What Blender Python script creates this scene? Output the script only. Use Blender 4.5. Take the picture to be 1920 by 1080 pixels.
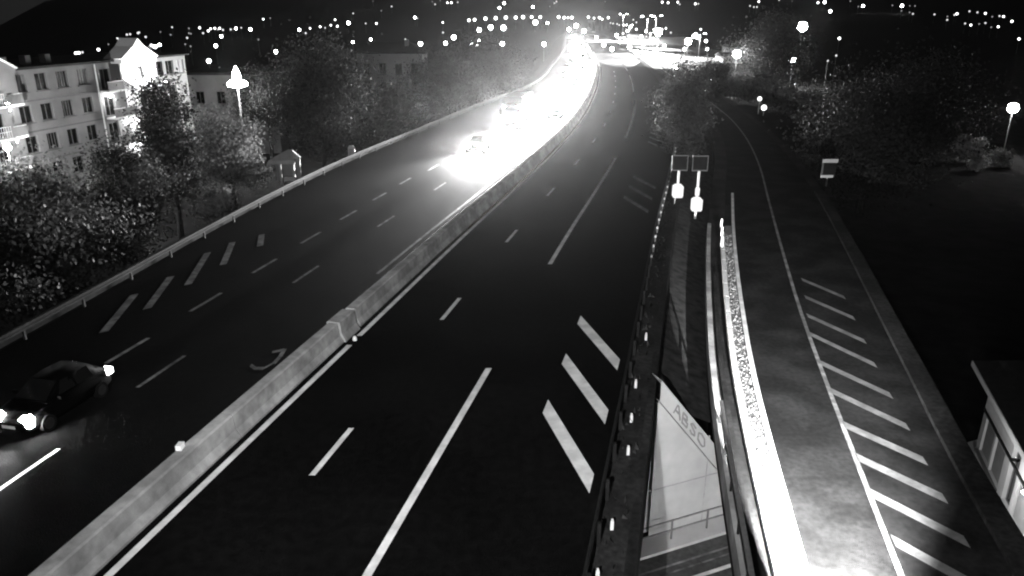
import bpy, bmesh, math, random
from mathutils import Vector, Matrix
R = math.radians
for o in list(bpy.data.objects):
    bpy.data.objects.remove(o)
sc = bpy.context.scene
col = sc.collection

# ------------------------------------------------------------------ camera
cam_d = bpy.data.cameras.new("camera")
cam_d.sensor_width = 36.0
cam_d.lens = 36.0 * 1420 / 1920
cam_d.clip_end = 9000
cam = bpy.data.objects.new("camera", cam_d)
cam.location = (0, 0, 13.8)
cam.rotation_euler = (R(90 - 20.11), 0, 0)
col.objects.link(cam)
sc.camera = cam

# ------------------------------------------------------------------ night sky
w = bpy.data.worlds.new("World")
sc.world = w
w.use_nodes = True
nt = w.node_tree
bg = nt.nodes["Background"]
tc = nt.nodes.new("ShaderNodeTexCoord")
nz = nt.nodes.new("ShaderNodeTexNoise")
nz.inputs["Scale"].default_value = 3.0
nz.inputs["Detail"].default_value = 5
mr = nt.nodes.new("ShaderNodeMapRange")
mr.inputs["To Min"].default_value = 0.006
mr.inputs["To Max"].default_value = 0.018
nt.links.new(tc.outputs["Generated"], nz.inputs["Vector"])
nt.links.new(nz.outputs["Fac"], mr.inputs["Value"])
nt.links.new(mr.outputs["Result"], bg.inputs["Color"])
bg.inputs["Strength"].default_value = 1.0

vs = sc.view_settings
vs.view_transform = 'Standard'
vs.look = 'None'
vs.exposure = 0.0
vs.gamma = 1.0
sc.render.engine = 'CYCLES'
sc.cycles.use_denoising = True
sc.cycles.filter_width = 2.1
sc.cycles.max_bounces = 3
sc.cycles.diffuse_bounces = 1
sc.cycles.glossy_bounces = 2
sc.cycles.volume_bounces = 0
sc.cycles.transparent_max_bounces = 8
sc.cycles.caustics_reflective = False
sc.cycles.caustics_refractive = False
sc.cycles.use_light_tree = True
sc.cycles.adaptive_threshold = .03

# ------------------------------------------------------------------ helpers
class MB:
    def __init__(s):
        s.v = []; s.f = []; s.mi = []
    def poly(s, pts, mi=0):
        n = len(s.v); s.v += [tuple(p) for p in pts]
        s.f.append(tuple(range(n, n + len(pts)))); s.mi.append(mi)
    def box(s, x0, x1, y0, y1, z0, z1, mi=0):
        n = len(s.v)
        s.v += [(x0,y0,z0),(x1,y0,z0),(x1,y1,z0),(x0,y1,z0),(x0,y0,z1),(x1,y0,z1),(x1,y1,z1),(x0,y1,z1)]
        for q in ((3,2,1,0),(4,5,6,7),(0,1,5,4),(1,2,6,5),(2,3,7,6),(3,0,4,7)):
            s.f.append(tuple(n + k for k in q)); s.mi.append(mi)
        return s
    def bar(s, a, b, r, n=6, r2=None, mi=0, cap=True):
        a = Vector(a); b = Vector(b); d = (b - a)
        if d.length < 1e-6: return s
        r2 = r if r2 is None else r2
        q = d.to_track_quat('Z', 'Y')
        k = len(s.v)
        for (c, rr) in ((a, r), (b, r2)):
            for i in range(n):
                t = 2 * math.pi * (i + .5) / n
                s.v.append(tuple(c + q @ Vector((rr * math.cos(t), rr * math.sin(t), 0))))
        for i in range(n):
            j = (i + 1) % n
            s.f.append((k + i, k + j, k + n + j, k + n + i)); s.mi.append(mi)
        if cap:
            s.f.append(tuple(k + i for i in range(n))[::-1]); s.mi.append(mi)
            s.f.append(tuple(k + n + i for i in range(n))); s.mi.append(mi)
        return s
    def tube(s, pts, rads, n=7, mi=0):
        for i in range(len(pts) - 1):
            s.bar(pts[i], pts[i + 1], rads[i], n, rads[i + 1], mi, cap=(i in (0, len(pts) - 2)))
        return s
    def lathe(s, prof, c=(0, 0, 0), n=12, mi=0):
        k = len(s.v); m = len(prof)
        for (r, z) in prof:
            for i in range(n):
                t = 2 * math.pi * i / n
                s.v.append((c[0] + r * math.cos(t), c[1] + r * math.sin(t), c[2] + z))
        for a in range(m - 1):
            for i in range(n):
                j = (i + 1) % n
                s.f.append((k + a*n + i, k + a*n + j, k + (a+1)*n + j, k + (a+1)*n + i)); s.mi.append(mi)
        s.f.append(tuple(k + i for i in range(n))[::-1]); s.mi.append(mi)
        s.f.append(tuple(k + (m-1)*n + i for i in range(n))); s.mi.append(mi)
        return s
    def sphere(s, c, r, n=10, m=6, mi=0, sz=1.0):
        prof = []
        for i in range(m + 1):
            t = -math.pi / 2 + math.pi * i / m
            prof.append((max(r * math.cos(t), r * .02), r * sz * math.sin(t)))
        return s.lathe(prof, c, n, mi)
    def loft(s, rings, mi=0, closed=True, caps=True):
        k = len(s.v); n = len(rings[0])
        for rg in rings: s.v += [tuple(p) for p in rg]
        for a in range(len(rings) - 1):
            for i in range(n if closed else n - 1):
                j = (i + 1) % n
                s.f.append((k + a*n + i, k + a*n + j, k + (a+1)*n + j, k + (a+1)*n + i)); s.mi.append(mi)
        if caps and closed:
            s.f.append(tuple(k + i for i in range(n))[::-1]); s.mi.append(mi)
            q = k + (len(rings) - 1) * n
            s.f.append(tuple(q + i for i in range(n))); s.mi.append(mi)
        return s
    def mesh(s, name, mats, smooth=False):
        me = bpy.data.meshes.new(name)
        me.from_pydata(s.v, [], s.f)
        for m in (mats if isinstance(mats, (list, tuple)) else [mats]): me.materials.append(m)
        me.polygons.foreach_set("material_index", s.mi)
        if smooth: me.polygons.foreach_set("use_smooth", [True] * len(s.f))
        bm = bmesh.new(); bm.from_mesh(me)
        bmesh.ops.recalc_face_normals(bm, faces=bm.faces)
        bm.to_mesh(me); bm.free()
        me.update()
        return me
    def build(s, name, mats, parent=None, smooth=False):
        return link(name, s.mesh(name, mats, smooth), parent)

def link(name, data, parent=None, loc=None, rz=None):
    o = bpy.data.objects.new(name, data)
    col.objects.link(o)
    if parent: o.parent = parent
    if loc: o.location = loc
    if rz is not None: o.rotation_euler = (0, 0, rz)
    return o
def tag(o, label=None, cat=None, group=None, kind=None):
    if label: o["label"] = label
    if cat: o["category"] = cat
    if group: o["group"] = group
    if kind: o["kind"] = kind
    return o
def empty(name, loc, rz=0):
    o = link(name, None, None, loc, rz)
    o.empty_display_size = .3
    return o
def copy_tree(o, parent=None):
    c = o.copy(); col.objects.link(c); c.parent = parent
    for ch in list(o.children): copy_tree(ch, c)
    return c

def mat(name, v, rough=.8, var=.25, scale=4.0, spec=.3, bump=0.0, metal=0.0, stain=0.0, stain_scale=.4):
    m = bpy.data.materials.new(name); m.use_nodes = True
    t = m.node_tree; b = t.nodes["Principled BSDF"]
    b.inputs["Roughness"].default_value = rough
    b.inputs["Specular IOR Level"].default_value = spec
    b.inputs["Metallic"].default_value = metal
    co = t.nodes.new("ShaderNodeTexCoord")
    n1 = t.nodes.new("ShaderNodeTexNoise"); n1.inputs["Scale"].default_value = scale; n1.inputs["Detail"].default_value = 6
    t.links.new(co.outputs["Object"], n1.inputs["Vector"])
    r1 = t.nodes.new("ShaderNodeMapRange")
    r1.inputs["From Min"].default_value = .3; r1.inputs["From Max"].default_value = .7
    r1.inputs["To Min"].default_value = v * (1 - var); r1.inputs["To Max"].default_value = v * (1 + var)
    t.links.new(n1.outputs["Fac"], r1.inputs["Value"])
    out = r1.outputs["Result"]
    if stain:
        n2 = t.nodes.new("ShaderNodeTexNoise"); n2.inputs["Scale"].default_value = stain_scale; n2.inputs["Detail"].default_value = 4
        t.links.new(co.outputs["Object"], n2.inputs["Vector"])
        r2 = t.nodes.new("ShaderNodeMapRange")
        r2.inputs["From Min"].default_value = .42; r2.inputs["From Max"].default_value = .62
        r2.inputs["To Min"].default_value = 1 - stain; r2.inputs["To Max"].default_value = 1 + stain * .3
        t.links.new(n2.outputs["Fac"], r2.inputs["Value"])
        mu = t.nodes.new("ShaderNodeMath"); mu.operation = 'MULTIPLY'
        t.links.new(out, mu.inputs[0]); t.links.new(r2.outputs["Result"], mu.inputs[1])
        out = mu.outputs[0]
    t.links.new(out, b.inputs["Base Color"])
    if bump:
        bp = t.nodes.new("ShaderNodeBump"); bp.inputs["Strength"].default_value = bump; bp.inputs["Distance"].default_value = .03
        n3 = t.nodes.new("ShaderNodeTexNoise"); n3.inputs["Scale"].default_value = scale * 6; n3.inputs["Detail"].default_value = 4
        t.links.new(co.outputs["Object"], n3.inputs["Vector"])
        t.links.new(n3.outputs["Fac"], bp.inputs["Height"]); t.links.new(bp.outputs["Normal"], b.inputs["Normal"])
    return m
def emis(name, strength, sample=False):
    m = bpy.data.materials.new(name); m.use_nodes = True
    t = m.node_tree; t.nodes.clear()
    e = t.nodes.new("ShaderNodeEmission"); e.inputs["Color"].default_value = (1, 1, 1, 1); e.inputs["Strength"].default_value = strength
    o = t.nodes.new("ShaderNodeOutputMaterial"); t.links.new(e.outputs[0], o.inputs["Surface"])
    m.cycles.emission_sampling = 'FRONT' if sample else 'NONE'
    return m
def spot(name, loc, target, power, size=R(90), blend=.8, parent=None, soft=.08):
    d = bpy.data.lights.new(name, 'SPOT'); d.energy = power; d.spot_size = size; d.spot_blend = blend; d.shadow_soft_size = soft
    o = link(name, d, parent, loc)
    o.rotation_euler = (Vector(target) - Vector(loc)).to_track_quat('-Z', 'Y').to_euler()
    return o
def point(name, loc, power, parent=None, soft=.15):
    d = bpy.data.lights.new(name, 'POINT'); d.energy = power; d.shadow_soft_size = soft
    return link(name, d, parent, loc)

M = {}
M['asphalt'] = mat("motorway_asphalt", .0045, .95, .3, 3.0, .008, .35, stain=.35, stain_scale=.15)
M['ramp'] = mat("worn_grey_asphalt", .018, .9, .3, 5.0, .02, .5, stain=.4, stain_scale=.5)
M['ramp2'] = mat('yard_and_light_pool', .06, .9, .3, .5, .2, .2, stain=.3)  # yard surface, also the pale light pool painted on the carriageway
M['street'] = mat("street_asphalt", .06, .85, .3, 4.0, .25, .3, stain=.3)
M['paint'] = mat("road_paint", .72, .6, .06, 3.0, .3, stain=.22, stain_scale=1.3)
M['wornpaint'] = mat("worn_road_paint", .19, .7, .25, 4.0, .2, stain=.45, stain_scale=1.5)
M['fadedpaint'] = mat("faded_road_paint", .13, .75, .3, 4.0, .2, stain=.6, stain_scale=1.0)
M['ledge'] = mat('stained_ledge', .022, .95, .3, 3.0, .01, .3, stain=.3)
M['guard'] = mat('dull_guard_rail_steel', .03, .8, .3, 5.0, .03, stain=.3)
M['rampzebra'] = mat('worn_ramp_paint', .15, .75, .2, 4.0, .2, stain=.3, stain_scale=1.5)
M['concrete'] = mat("barrier_concrete", .36, .85, .2, 3.0, .1, .2, stain=.35, stain_scale=.6)
M['wallconc'] = mat("abutment_concrete", .42, .9, .06, 2.0, .15, .1, stain=.12, stain_scale=.35)
M['darkconc'] = mat("sooty_concrete", .025, .9, .4, 5.0, .05, .4, stain=.4)
M['whitestone'] = mat("pale_coping", .7, .8, .1, 6.0, .2, .3)
M['debris'] = mat("gutter_grit", .16, .95, .6, 9.0, .1, .8)
M['earth'] = mat("dark_earth", .014, .95, .5, .6, .05, .4)
M['grass'] = mat("dry_grass", .035, .95, .5, 2.0, .05, .5)
M['hill'] = mat("hillside", .02, .95, .4, .02, .0)
M['steel'] = mat("galvanised_steel", .16, .5, .2, 6.0, .5, metal=.3)
M['darksteel'] = mat("weathered_steel", .015, .5, .4, 6.0, .4, metal=.2)
M['signgrey'] = mat("sign_back", .045, .6, .2, 4.0, .3)
M['signdark'] = mat("sign_face_dark", .006, .8, .2, 4.0, .02)
M['white'] = mat("white_enamel", .8, .5, .05, 4.0, .4)
M['facade'] = mat("rendered_facade", .2, .9, .06, 1.0, .15, .1, stain=.15, stain_scale=.3)
M['whitewash'] = mat("white_render", .8, .85, .04, 1.5, .2)
M['roof'] = mat("dark_roof_tiles", .015, .85, .3, 3.0, .2, .4)
M['glass'] = mat("window_glass", .006, .15, .1, 2.0, .3)
M['frame'] = mat("window_frame", .10, .6, .1, 4.0, .3)
M['rail'] = mat("railing_paint", .55, .5, .1, 4.0, .3)
M['bark'] = mat("bark", .02, .95, .4, 8.0, .1, .6)
M['carpaint'] = mat("dark_car_paint", .0015, .7, .05, 2.0, .02)
M['silverpaint'] = mat("silver_car_paint", .07, .35, .05, 2.0, .5)
M['tyre'] = mat("rubber", .008, .9, .1, 8.0, .05)
M['rim'] = mat("alloy", .35, .35, .05, 8.0, .5, metal=.7)
M['graffiti'] = mat("grey_spray_paint", .19, .85, .15, 6.0, .2)
M['palewall'] = mat("pale_house_wall", .45, .9, .08, 1.5, .15)
M['shutter'] = mat("slatted_blind", .24, .7, .1, 3.0, .2)
M['curtain'] = mat("window_curtain", .22, .9, .2, 3.0, .1)
E_ = {}
E_['head'] = emis("headlamp_lens", 900)
E_['tail'] = emis("tail_lamp_lens", 14)
E_['dot'] = emis("distant_lamp", 30)
E_['dim'] = emis("dim_distant_lamp", 1.1)
E_['faint'] = emis("faint_distant_lamp", .35)
E_['mid'] = emis("clear_distant_lamp", 5.0)
E_['globe'] = emis("lamp_globe", 200)
E_['lumin'] = emis("lamp_diffuser", 120)

def leafmat(name, v):
    m = bpy.data.materials.new(name); m.use_nodes = True
    t = m.node_tree; t.nodes.clear()
    o = t.nodes.new("ShaderNodeOutputMaterial"); mx = t.nodes.new("ShaderNodeMixShader"); mx.inputs[0].default_value = .3
    d = t.nodes.new("ShaderNodeBsdfPrincipled"); tr = t.nodes.new("ShaderNodeBsdfTranslucent")
    d.inputs["Roughness"].default_value = .55; d.inputs["Specular IOR Level"].default_value = .04
    co = t.nodes.new("ShaderNodeTexCoord"); n = t.nodes.new("ShaderNodeTexNoise"); n.inputs["Scale"].default_value = .8
    t.links.new(co.outputs["Object"], n.inputs["Vector"])
    r = t.nodes.new("ShaderNodeMapRange"); r.inputs["From Min"].default_value = .3; r.inputs["From Max"].default_value = .7
    r.inputs["To Min"].default_value = v * .3; r.inputs["To Max"].default_value = v * 1.9
    t.links.new(n.outputs["Fac"], r.inputs["Value"])
    t.links.new(r.outputs["Result"], d.inputs["Base Color"]); t.links.new(r.outputs["Result"], tr.inputs["Color"])
    t.links.new(d.outputs[0], mx.inputs[1]); t.links.new(tr.outputs[0], mx.inputs[2]); t.links.new(mx.outputs[0], o.inputs["Surface"])
    return m
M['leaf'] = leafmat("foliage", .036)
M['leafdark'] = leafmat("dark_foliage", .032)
M['leafunlit'] = leafmat('unlit_foliage', .016)  # foliage copy darkened for unlit trees, shade put into the colour
M['leaflit'] = leafmat("lamplit_foliage", .14)  # lighter foliage copy for lamp-lit plants, light put into the colour
# ------------------------------------------------------------------ alignments: X as a function of Y (metres)
def interp(tab):
    ys = [a for a, b in tab]; xs = [b for a, b in tab]; n = len(ys)
    dl = [(xs[i+1]-xs[i])/(ys[i+1]-ys[i]) for i in range(n-1)]
    tg = [dl[0]] + [(dl[i]*(ys[i]-ys[i-1]) + dl[i-1]*(ys[i+1]-ys[i]))/(ys[i+1]-ys[i-1]) for i in range(1, n-1)] + [dl[-1]]
    def f(y):
        if y <= ys[0]: return xs[0] + tg[0]*(y-ys[0])
        if y >= ys[-1]: return xs[-1] + tg[-1]*(y-ys[-1])
        i = 0
        while y > ys[i+1]: i += 1
        h = ys[i+1]-ys[i]; t = (y-ys[i])/h
        return ((1+2*t)*(1-t)**2*xs[i] + t*(1-t)**2*h*tg[i] + t*t*(3-2*t)*xs[i+1] + t*t*(t-1)*h*tg[i+1])
    return f
med = interp([(-30,-21.2),(0,-14.2),(15.9,-10.5),(31,-7.0),(49.2,-2.75),(60.3,0),(82,5.1),(103,9.35),(134,14.3),(180,20.2),(260,27.2),(363,34.5),(450,41),(600,52)])
gua = interp([(-30,-33),(0,-26.5),(20,-23.2),(33.5,-21.3),(47.9,-19.6),(58.2,-18.2),(71.9,-15.7),(86.9,-12.1),(112,-6.1),(146,3.0),(217,11.9),(276,18.0),(363,25),(450,31),(600,42)])
ram = interp([(-30,-1.2),(0,4.0),(15.9,6.79),(21.7,7.79),(27.6,8.9),(34.6,10.45),(46.6,13.35),(60,16.9),(75,21.0),(90,24.4),(106,27.0),(118,28.4),(150,31.2),(200,35.0)])
rae = interp([(-30,2.0),(0,7.0),(15.9,10.12),(20.2,11.02),(26.7,12.4),(33.9,14.0),(43.3,16.3),(56.7,19.7),(71.6,23.5),(89.5,27.3),(106,29.9),(118,31.2),(150,34.0),(200,37.8)])
kerb = interp([(-30,5),(0,9.4),(16.3,13.14),(21.4,14.35),(27.6,16.0),(33.3,17.5),(45,20.6),(60,24.4),(75,27.6),(90,30.3),(106,32.6),(118,34),(150,37),(200,41)])
BR = 12.4          # offset of the right guard rail strip from the median line
def slope(fn, y): return (fn(y + .5) - fn(y - .5))
def ys(a, b, st):
    n = max(1, int(round((b - a) / st))); return [a + (b - a) * i / n for i in range(n + 1)]
def strip(mb, fa, fb, y0, y1, st, z, za=None):
    Y = ys(y0, y1, st)
    for i in range(len(Y) - 1):
        p, q = Y[i], Y[i + 1]; z2 = z if za is None else za
        mb.poly([(fa(p), p, z), (fb(p), p, z2), (fb(q), q, z2), (fa(q), q, z)])
    return mb
def sweep(mb, fn, prof, y0, y1, st):
    """profile points (offset, z) swept along alignment fn"""
    rings = []
    for y in ys(y0, y1, st):
        s = slope(fn, y); n = math.hypot(1, s); x = fn(y)
        rings.append([(x + o / n, y - o * s / n, z) for (o, z) in prof])
    return mb.loft(rings)

# ------------------------------------------------------------------ terrain
def sm(a, b, x):
    t = max(0, min(1, (x - a) / (b - a))); return t * t * (3 - 2 * t)
def terrain(x, y):
    r = math.hypot(x, y); az = math.degrees(math.atan2(x, y))
    if y < 0: az = 40 if x > 0 else -40
    el = -2.75 + 3.9 * sm(-37, -28, az) + 1.5 * sm(-28, 5, az)
    zr = 13.8 + 2200 * math.tan(R(el)); r0 = 500 - 180 * (1 - sm(-34, -28, az))
    t = max(0, min(1, (r - r0) / (2200 - r0)))
    if zr > -6: t = t ** 1.25
    return -6 + (zr + 6) * t
random.seed(5)
g = MB()
radii = [0, 30, 60, 100, 150, 220, 300, 400, 500, 600, 720, 850, 1000, 1150, 1300, 1450, 1600, 1750, 1900, 2050, 2200, 2320]
NA = 120
for r in radii:
    for i in range(NA):
        a = -math.pi + 2 * math.pi * i / NA
        x, y = r * math.sin(a), r * math.cos(a)
        z = terrain(x, y)
        if r > 1200: z += (4 * math.sin(a * 17) + 3 * math.sin(a * 41 + 1)) * (r - 1200) / 1000
        if r > 2250: z -= 60
        g.v.append((x, y, z))
for k in range(len(radii) - 1):
    for i in range(NA):
        j = (i + 1) % NA
        g.f.append((k*NA + i, k*NA + j, (k+1)*NA + j, (k+1)*NA + i)); g.mi.append(0)
tag(g.build("ground", M['earth'], None, True), kind="structure")

# ------------------------------------------------------------------ motorway body and surface
b = MB()
fl = lambda y: gua(y) - 1.3
fr = lambda y: med(y) + BR + 1.35
strip(b, fl, fr, -25, 560, 6, -.02)
strip(b, lambda y: gua(y) - 1.3, lambda y: gua(y) - 9.5, 25, 560, 8, -.02, -6.1)      # left bank
strip(b, fr, lambda y: med(y) + BR + 9, 110, 560, 8, -.02, -6.1)
for a, q in ((-25, 26.5),):
    for f in (fl, fr):
        Y = ys(a, q, 6)
        for i in range(len(Y) - 1):
            b.poly([(f(Y[i]), Y[i], -.02), (f(Y[i]), Y[i], -1.3), (f(Y[i+1]), Y[i+1], -1.3), (f(Y[i+1]), Y[i+1], -.02)])
tag(b.build("motorway_embankment", M['earth']), kind="structure")
road = tag(strip(MB(), lambda y: gua(y) - .3, lambda y: med(y) + BR, -25, 560, 4, 0.0).build("motorway", M['asphalt']), kind="structure")

def dash(parent, fn, off, y0, y1, wd, name, m='paint', z=.004, doff=0.0):
    f1 = lambda y: fn(y) + off + doff * (y - y0) - wd / 2
    f2 = lambda y: fn(y) + off + doff * (y - y0) + wd / 2
    return strip(MB(), f1, f2, y0, y1, 3, z).build(name, M[m], parent)
def stripe(parent, p, q, wd, name, m, z=.004, skew=None):
    p = Vector((*p, 0)); q = Vector((*q, 0)); n = skew or Vector((-(q - p).y, (q - p).x, 0)).normalized()
    n = n * wd / 2
    return MB().poly([(v.x, v.y, z) for v in (p - n, q - n, q + n, p + n)]) or None
# right carriageway
dash(road, med, 0, -20, 30.4, .24, "edge_line"); dash(road, med, 0, 31.4, 330, .24, "edge_line")
y = 7.6
while y < 200:
    dash(road, med, 3.12 + (.25 if y > 60 else 0) * min(1, (y - 60) / 40), y, y + 2.9, .20, "lane_dash"); y += 12.85
for (a, c) in ((-11, 28.1), (41.7, 75.8), (88.3, 127), (140, 179), (192, 231)):
    dash(road, med, 6.72, a, c, .25, "edge_line")
def hatch(parent, p, q, wd, m, name="hatch_stripe"):
    # parallelogram stripe whose ends run along the road
    a = Vector((p[0], p[1], .004)); c = Vector((q[0], q[1], .004))
    e = Vector((.235, .972, 0)) * wd
    mb = MB(); mb.poly([a, c, c + e, a + e]); return mb.build(name, M[m], parent)
for k, y in enumerate((24.4, 28.5, 32.8)):
    x = med(y); hatch(road, (x + 9.65, y), (med(y - 4.9) + 12.02, y - 4.9), 1.05, 'paint')
for y in (58.2, 62.1, 66.0, 85.0, 88.4, 91.8):
    hatch(road, (med(y) + (9.25 if y < 80 else 9.4), y), (med(y - 4.7) + 11.55, y - 4.7), .85, 'wornpaint')
# left carriageway
y = 17.0
while y < 66:
    dash(road, med, -9.4 - .025 * (y - 30), y, y + 2.6, .19, "lane_dash", 'wornpaint'); y += 5.78
while y < 240:
    dash(road, med, -9.9 + .02 * min(60, y - 66), y, y + 3, .19, "lane_dash", 'wornpaint'); y += 13
for y in (14.0, 26.4, 38.5, 49.8, 61, 73, 86):
    dash(road, med, -6.55, y, y + 2.9, .16, "lane_dash", 'fadedpaint')
dash(road, med, -6.12, 18.6, 22.0, .14, "lane_dash", 'paint')
dash(road, med, -2.6, 40, 300, .18, "edge_line", 'fadedpaint')
for p, q in (((-18.83,31.7),(-19.71,36.6)),((-18.16,34.6),(-19.02,39.4)),((-17.55,38.1),(-18.64,43.8)),((-16.88,41.5),(-17.9,46.0)),((-15.9,45.2),(-16.6,47.8))):
    mb = MB(); mb.poly([(p[0], p[1], .004), (q[0], q[1], .004), (q[0] + .32, q[1] + .25, .004), (p[0] + .32, p[1] + .25, .004)])
    mb.build("hatch_stripe", M['wornpaint'], road)
arr = [(-10.83,28.25),(-10.55,27.95),(-10.2,27.95),(-9.93,28.5),(-9.85,29.2),(-9.87,30.0)]
mb = MB()
for i in range(len(arr) - 1):
    (x0, y0), (x1, y1) = arr[i], arr[i + 1]
    w0 = .13 if i < 3 else .09
    mb.poly([(x0, y0, .0045), (x0, y0 + 2*w0, .0045), (x1, y1 + 2*w0, .0045), (x1, y1, .0045)] if abs(x1-x0) > .2 else [(x0 - w0, y0, .0045), (x0 + w0, y0, .0045), (x1 + w0, y1, .0045), (x1 - w0, y1, .0045)])
mb.poly([(-10.35, 29.75, .0045), (-9.9, 30.05, .0045), (-9.9, 29.75, .0045), (-10.3, 29.55, .0045)])
mb.build("lane_arrow", M['fadedpaint'], road)

# ------------------------------------------------------------------ median barrier
mbar = tag(empty("median_barrier", (0, 0, 0)), "long pale concrete barrier down the middle of the motorway", "barrier")
prof = [(-.36,.003),(-.36,.08),(-.52,.32),(-.58,.84),(-.64,.88),(-1.02,.88),(-1.08,.84),(-1.14,.32),(-1.30,.08),(-1.30,.003)]
edges = [-22, -10, 2, 14, 22.6, 30.6] 
y = 32.4
sg = []
for i in range(len(edges) - 1): sg.append((edges[i], edges[i+1] - (.03 if edges[i+1] < 30 else 0)))
while y < 330:
    n = y + (12 if y < 120 else 30); sg.append((y, n - .04)); y = n
for a, c in sg:
    sweep(MB(), med, prof, a, c, 2.0).build("barrier_segment", M['concrete'], mbar)
fat = [(o + (.09 if o > -.8 else -.05), z * 1.06 + (.0 if z > .01 else 0)) for (o, z) in prof]
sweep(MB(), med, fat, 30.62, 32.1, .5).build("expansion_block", M['concrete'], mbar)
for yy, o, z in ((20.6, -1.0, .89), (66, -.83, .89), (92, -.83, .89)):
    x = med(yy) + o
    MB().box(x - .09, x + .09, yy - .14, yy + .14, z, z + .17).build("reflector", M['white'], mbar)
st = MB(); st.lathe([(.10,.004),(.10,.12),(.06,.2)], (med(30.9) + .02, 30.9, 0), 8)
tag(st.build("road_stud", M['white']), "small white stud on the edge line beside the barrier joint", "stud")

# ------------------------------------------------------------------ left guard rail
def wbeam(z, o=0): return [(o-.02,z-.15),(o+.05,z-.13),(o+.06,z-.05),(o,z),(o+.06,z+.05),(o+.05,z+.13),(o-.02,z+.15)]
gl = tag(empty("guard_rail", (gua(60), 60, 0)), "long grey steel guard rail along the trees left of the motorway", "guard rail")
def rel(mb, e):
    mb.v = [(p[0] - e.location.x, p[1] - e.location.y, p[2] - e.location.z) for p in mb.v]; return mb
y = 14.0
while y < 300:
    n = y + (8 if y < 160 else 20)
    rel(sweep(MB(), gua, wbeam(.62), y, n - .02, 4), gl).build("rail", M['guard'], gl)
    y = n
y = 15
while y < 210:
    x = gua(y) - .12; rel(MB().box(x - .05, x + .05, y - .06, y + .06, -.02, .72), gl).build("post", M['guard'], gl)
    y += 4
# low concrete ledge behind it
lg = sweep(MB(), gua, [(-.5,-.02),(-.5,.22),(-1.25,.22),(-1.25,-.02)], 14, 240, 4)
tag(lg.build("concrete_ledge", M['ledge']), "low pale concrete ledge just behind the left guard rail", "ledge")

# ------------------------------------------------------------------ right guard rail strip
fb = lambda y: med(y) + BR
ks = tag(empty("kerb_strip", (fb(30), 30, 0)), "dark concrete kerb strip with weeds between motorway and gap", "kerb")
rel(sweep(MB(), fb, [(0,-.02),(0,.14),(1.3,.14),(1.3,-.6)], 8, 100, 3), ks).build("kerb_slab", M['darkconc'], ks)
gr = tag(empty("guard_rail", (fb(40), 40, 0)), "dark weathered guard rail right of the motorway hatching, leading to the twin signs", "guard rail")
y = 8
while y < 96:
    rel(sweep(MB(), fb, [(o + .06, z) for o, z in wbeam(.72)], y, y + 5.98, 3), gr).build("rail", M['darksteel'] if y < 50 else M['steel'], gr); y += 6
y = 9.0
while y < 84:
    x = fb(y) + .2
    p = rel(MB().box(x - .05, x + .05, y - .06, y + .06, .13, .84), gr).build("post", M['darksteel'], gr)
    if y > 40:
        rel(MB().box(x - .055, x + .055, y - .075, y - .061, .66, .80), gr).build("reflector", M['shutter'], gr)
    y += 2.0
br = tag(empty("bridge_parapet", (fb(20) + 1.2, 20, 0)), "low dark concrete parapet along the gap's left side", "parapet")
y = 6.0
while y < 60:
    rel(sweep(MB(), fb, [(.98,.13),(1.0,.62),(1.26,.62),(1.3,.13)], y, y + 2.98, 1.5), br).build("parapet_block", M['darkconc'], br); y += 3.0
random.seed(11)
wd = MB()
for i in range(160):
    y = random.uniform(12, 60); o = random.uniform(.25, .95) if random.random() < .5 else random.gauss(.55, .15)
    x = fb(y) + o; s = random.uniform(.03, .09); a = random.uniform(0, 6.28); h = random.uniform(.06, .3)
    wd.poly([(x - s*math.cos(a), y - s*math.sin(a), .14), (x + s*math.cos(a), y + s*math.sin(a), .14), (x + random.uniform(-.1,.1), y + random.uniform(-.1,.1), .14 + h)])
tag(wd.build("weeds", M['leaf']), "thin weeds and litter growing on the dark kerb strip", "weeds", kind="stuff")
for yy, o in ((14.2, .9), (15.6,.35),(17.6,.5), (21.4,.62), (23.5,.55), (26.1,.5), (30.6,.6)):
    x = fb(yy) + o
    t = MB(); t.box(x-.045, x+.045, yy-.03, yy+.03, .145, .42); t.box(x-.03, x+.03, yy-.035, yy+.025, .42, .5)
    tag(t.build("marker_post", M['white']), "small pale marker post on the dark kerb strip", "marker", "small marker posts on the kerb strip")

# ------------------------------------------------------------------ bank between motorway and ramp, abutment, lower street
fr2 = lambda y: ram(y) - .86
bk = strip(MB(), lambda y: fb(y) + 1.3, fr2, 25.6, 118, 3, -.25, -1.1)
tag(bk.build("verge_bank", M['grass']), kind="structure")
# abutment wall: plane through A-B, sloping top
A = Vector((4.3, 24.35, -6)); B = Vector((9.6, 26.6, -6)); dirw = (B - A).normalized(); L = (B - A).length
back = Vector((-dirw.y, dirw.x, 0))
ab = tag(empty("abutment_wall", (A.x, A.y, -6), math.atan2(dirw.y, dirw.x)), "pale concrete abutment wall with a sloping top under the gap", "wall")
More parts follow.
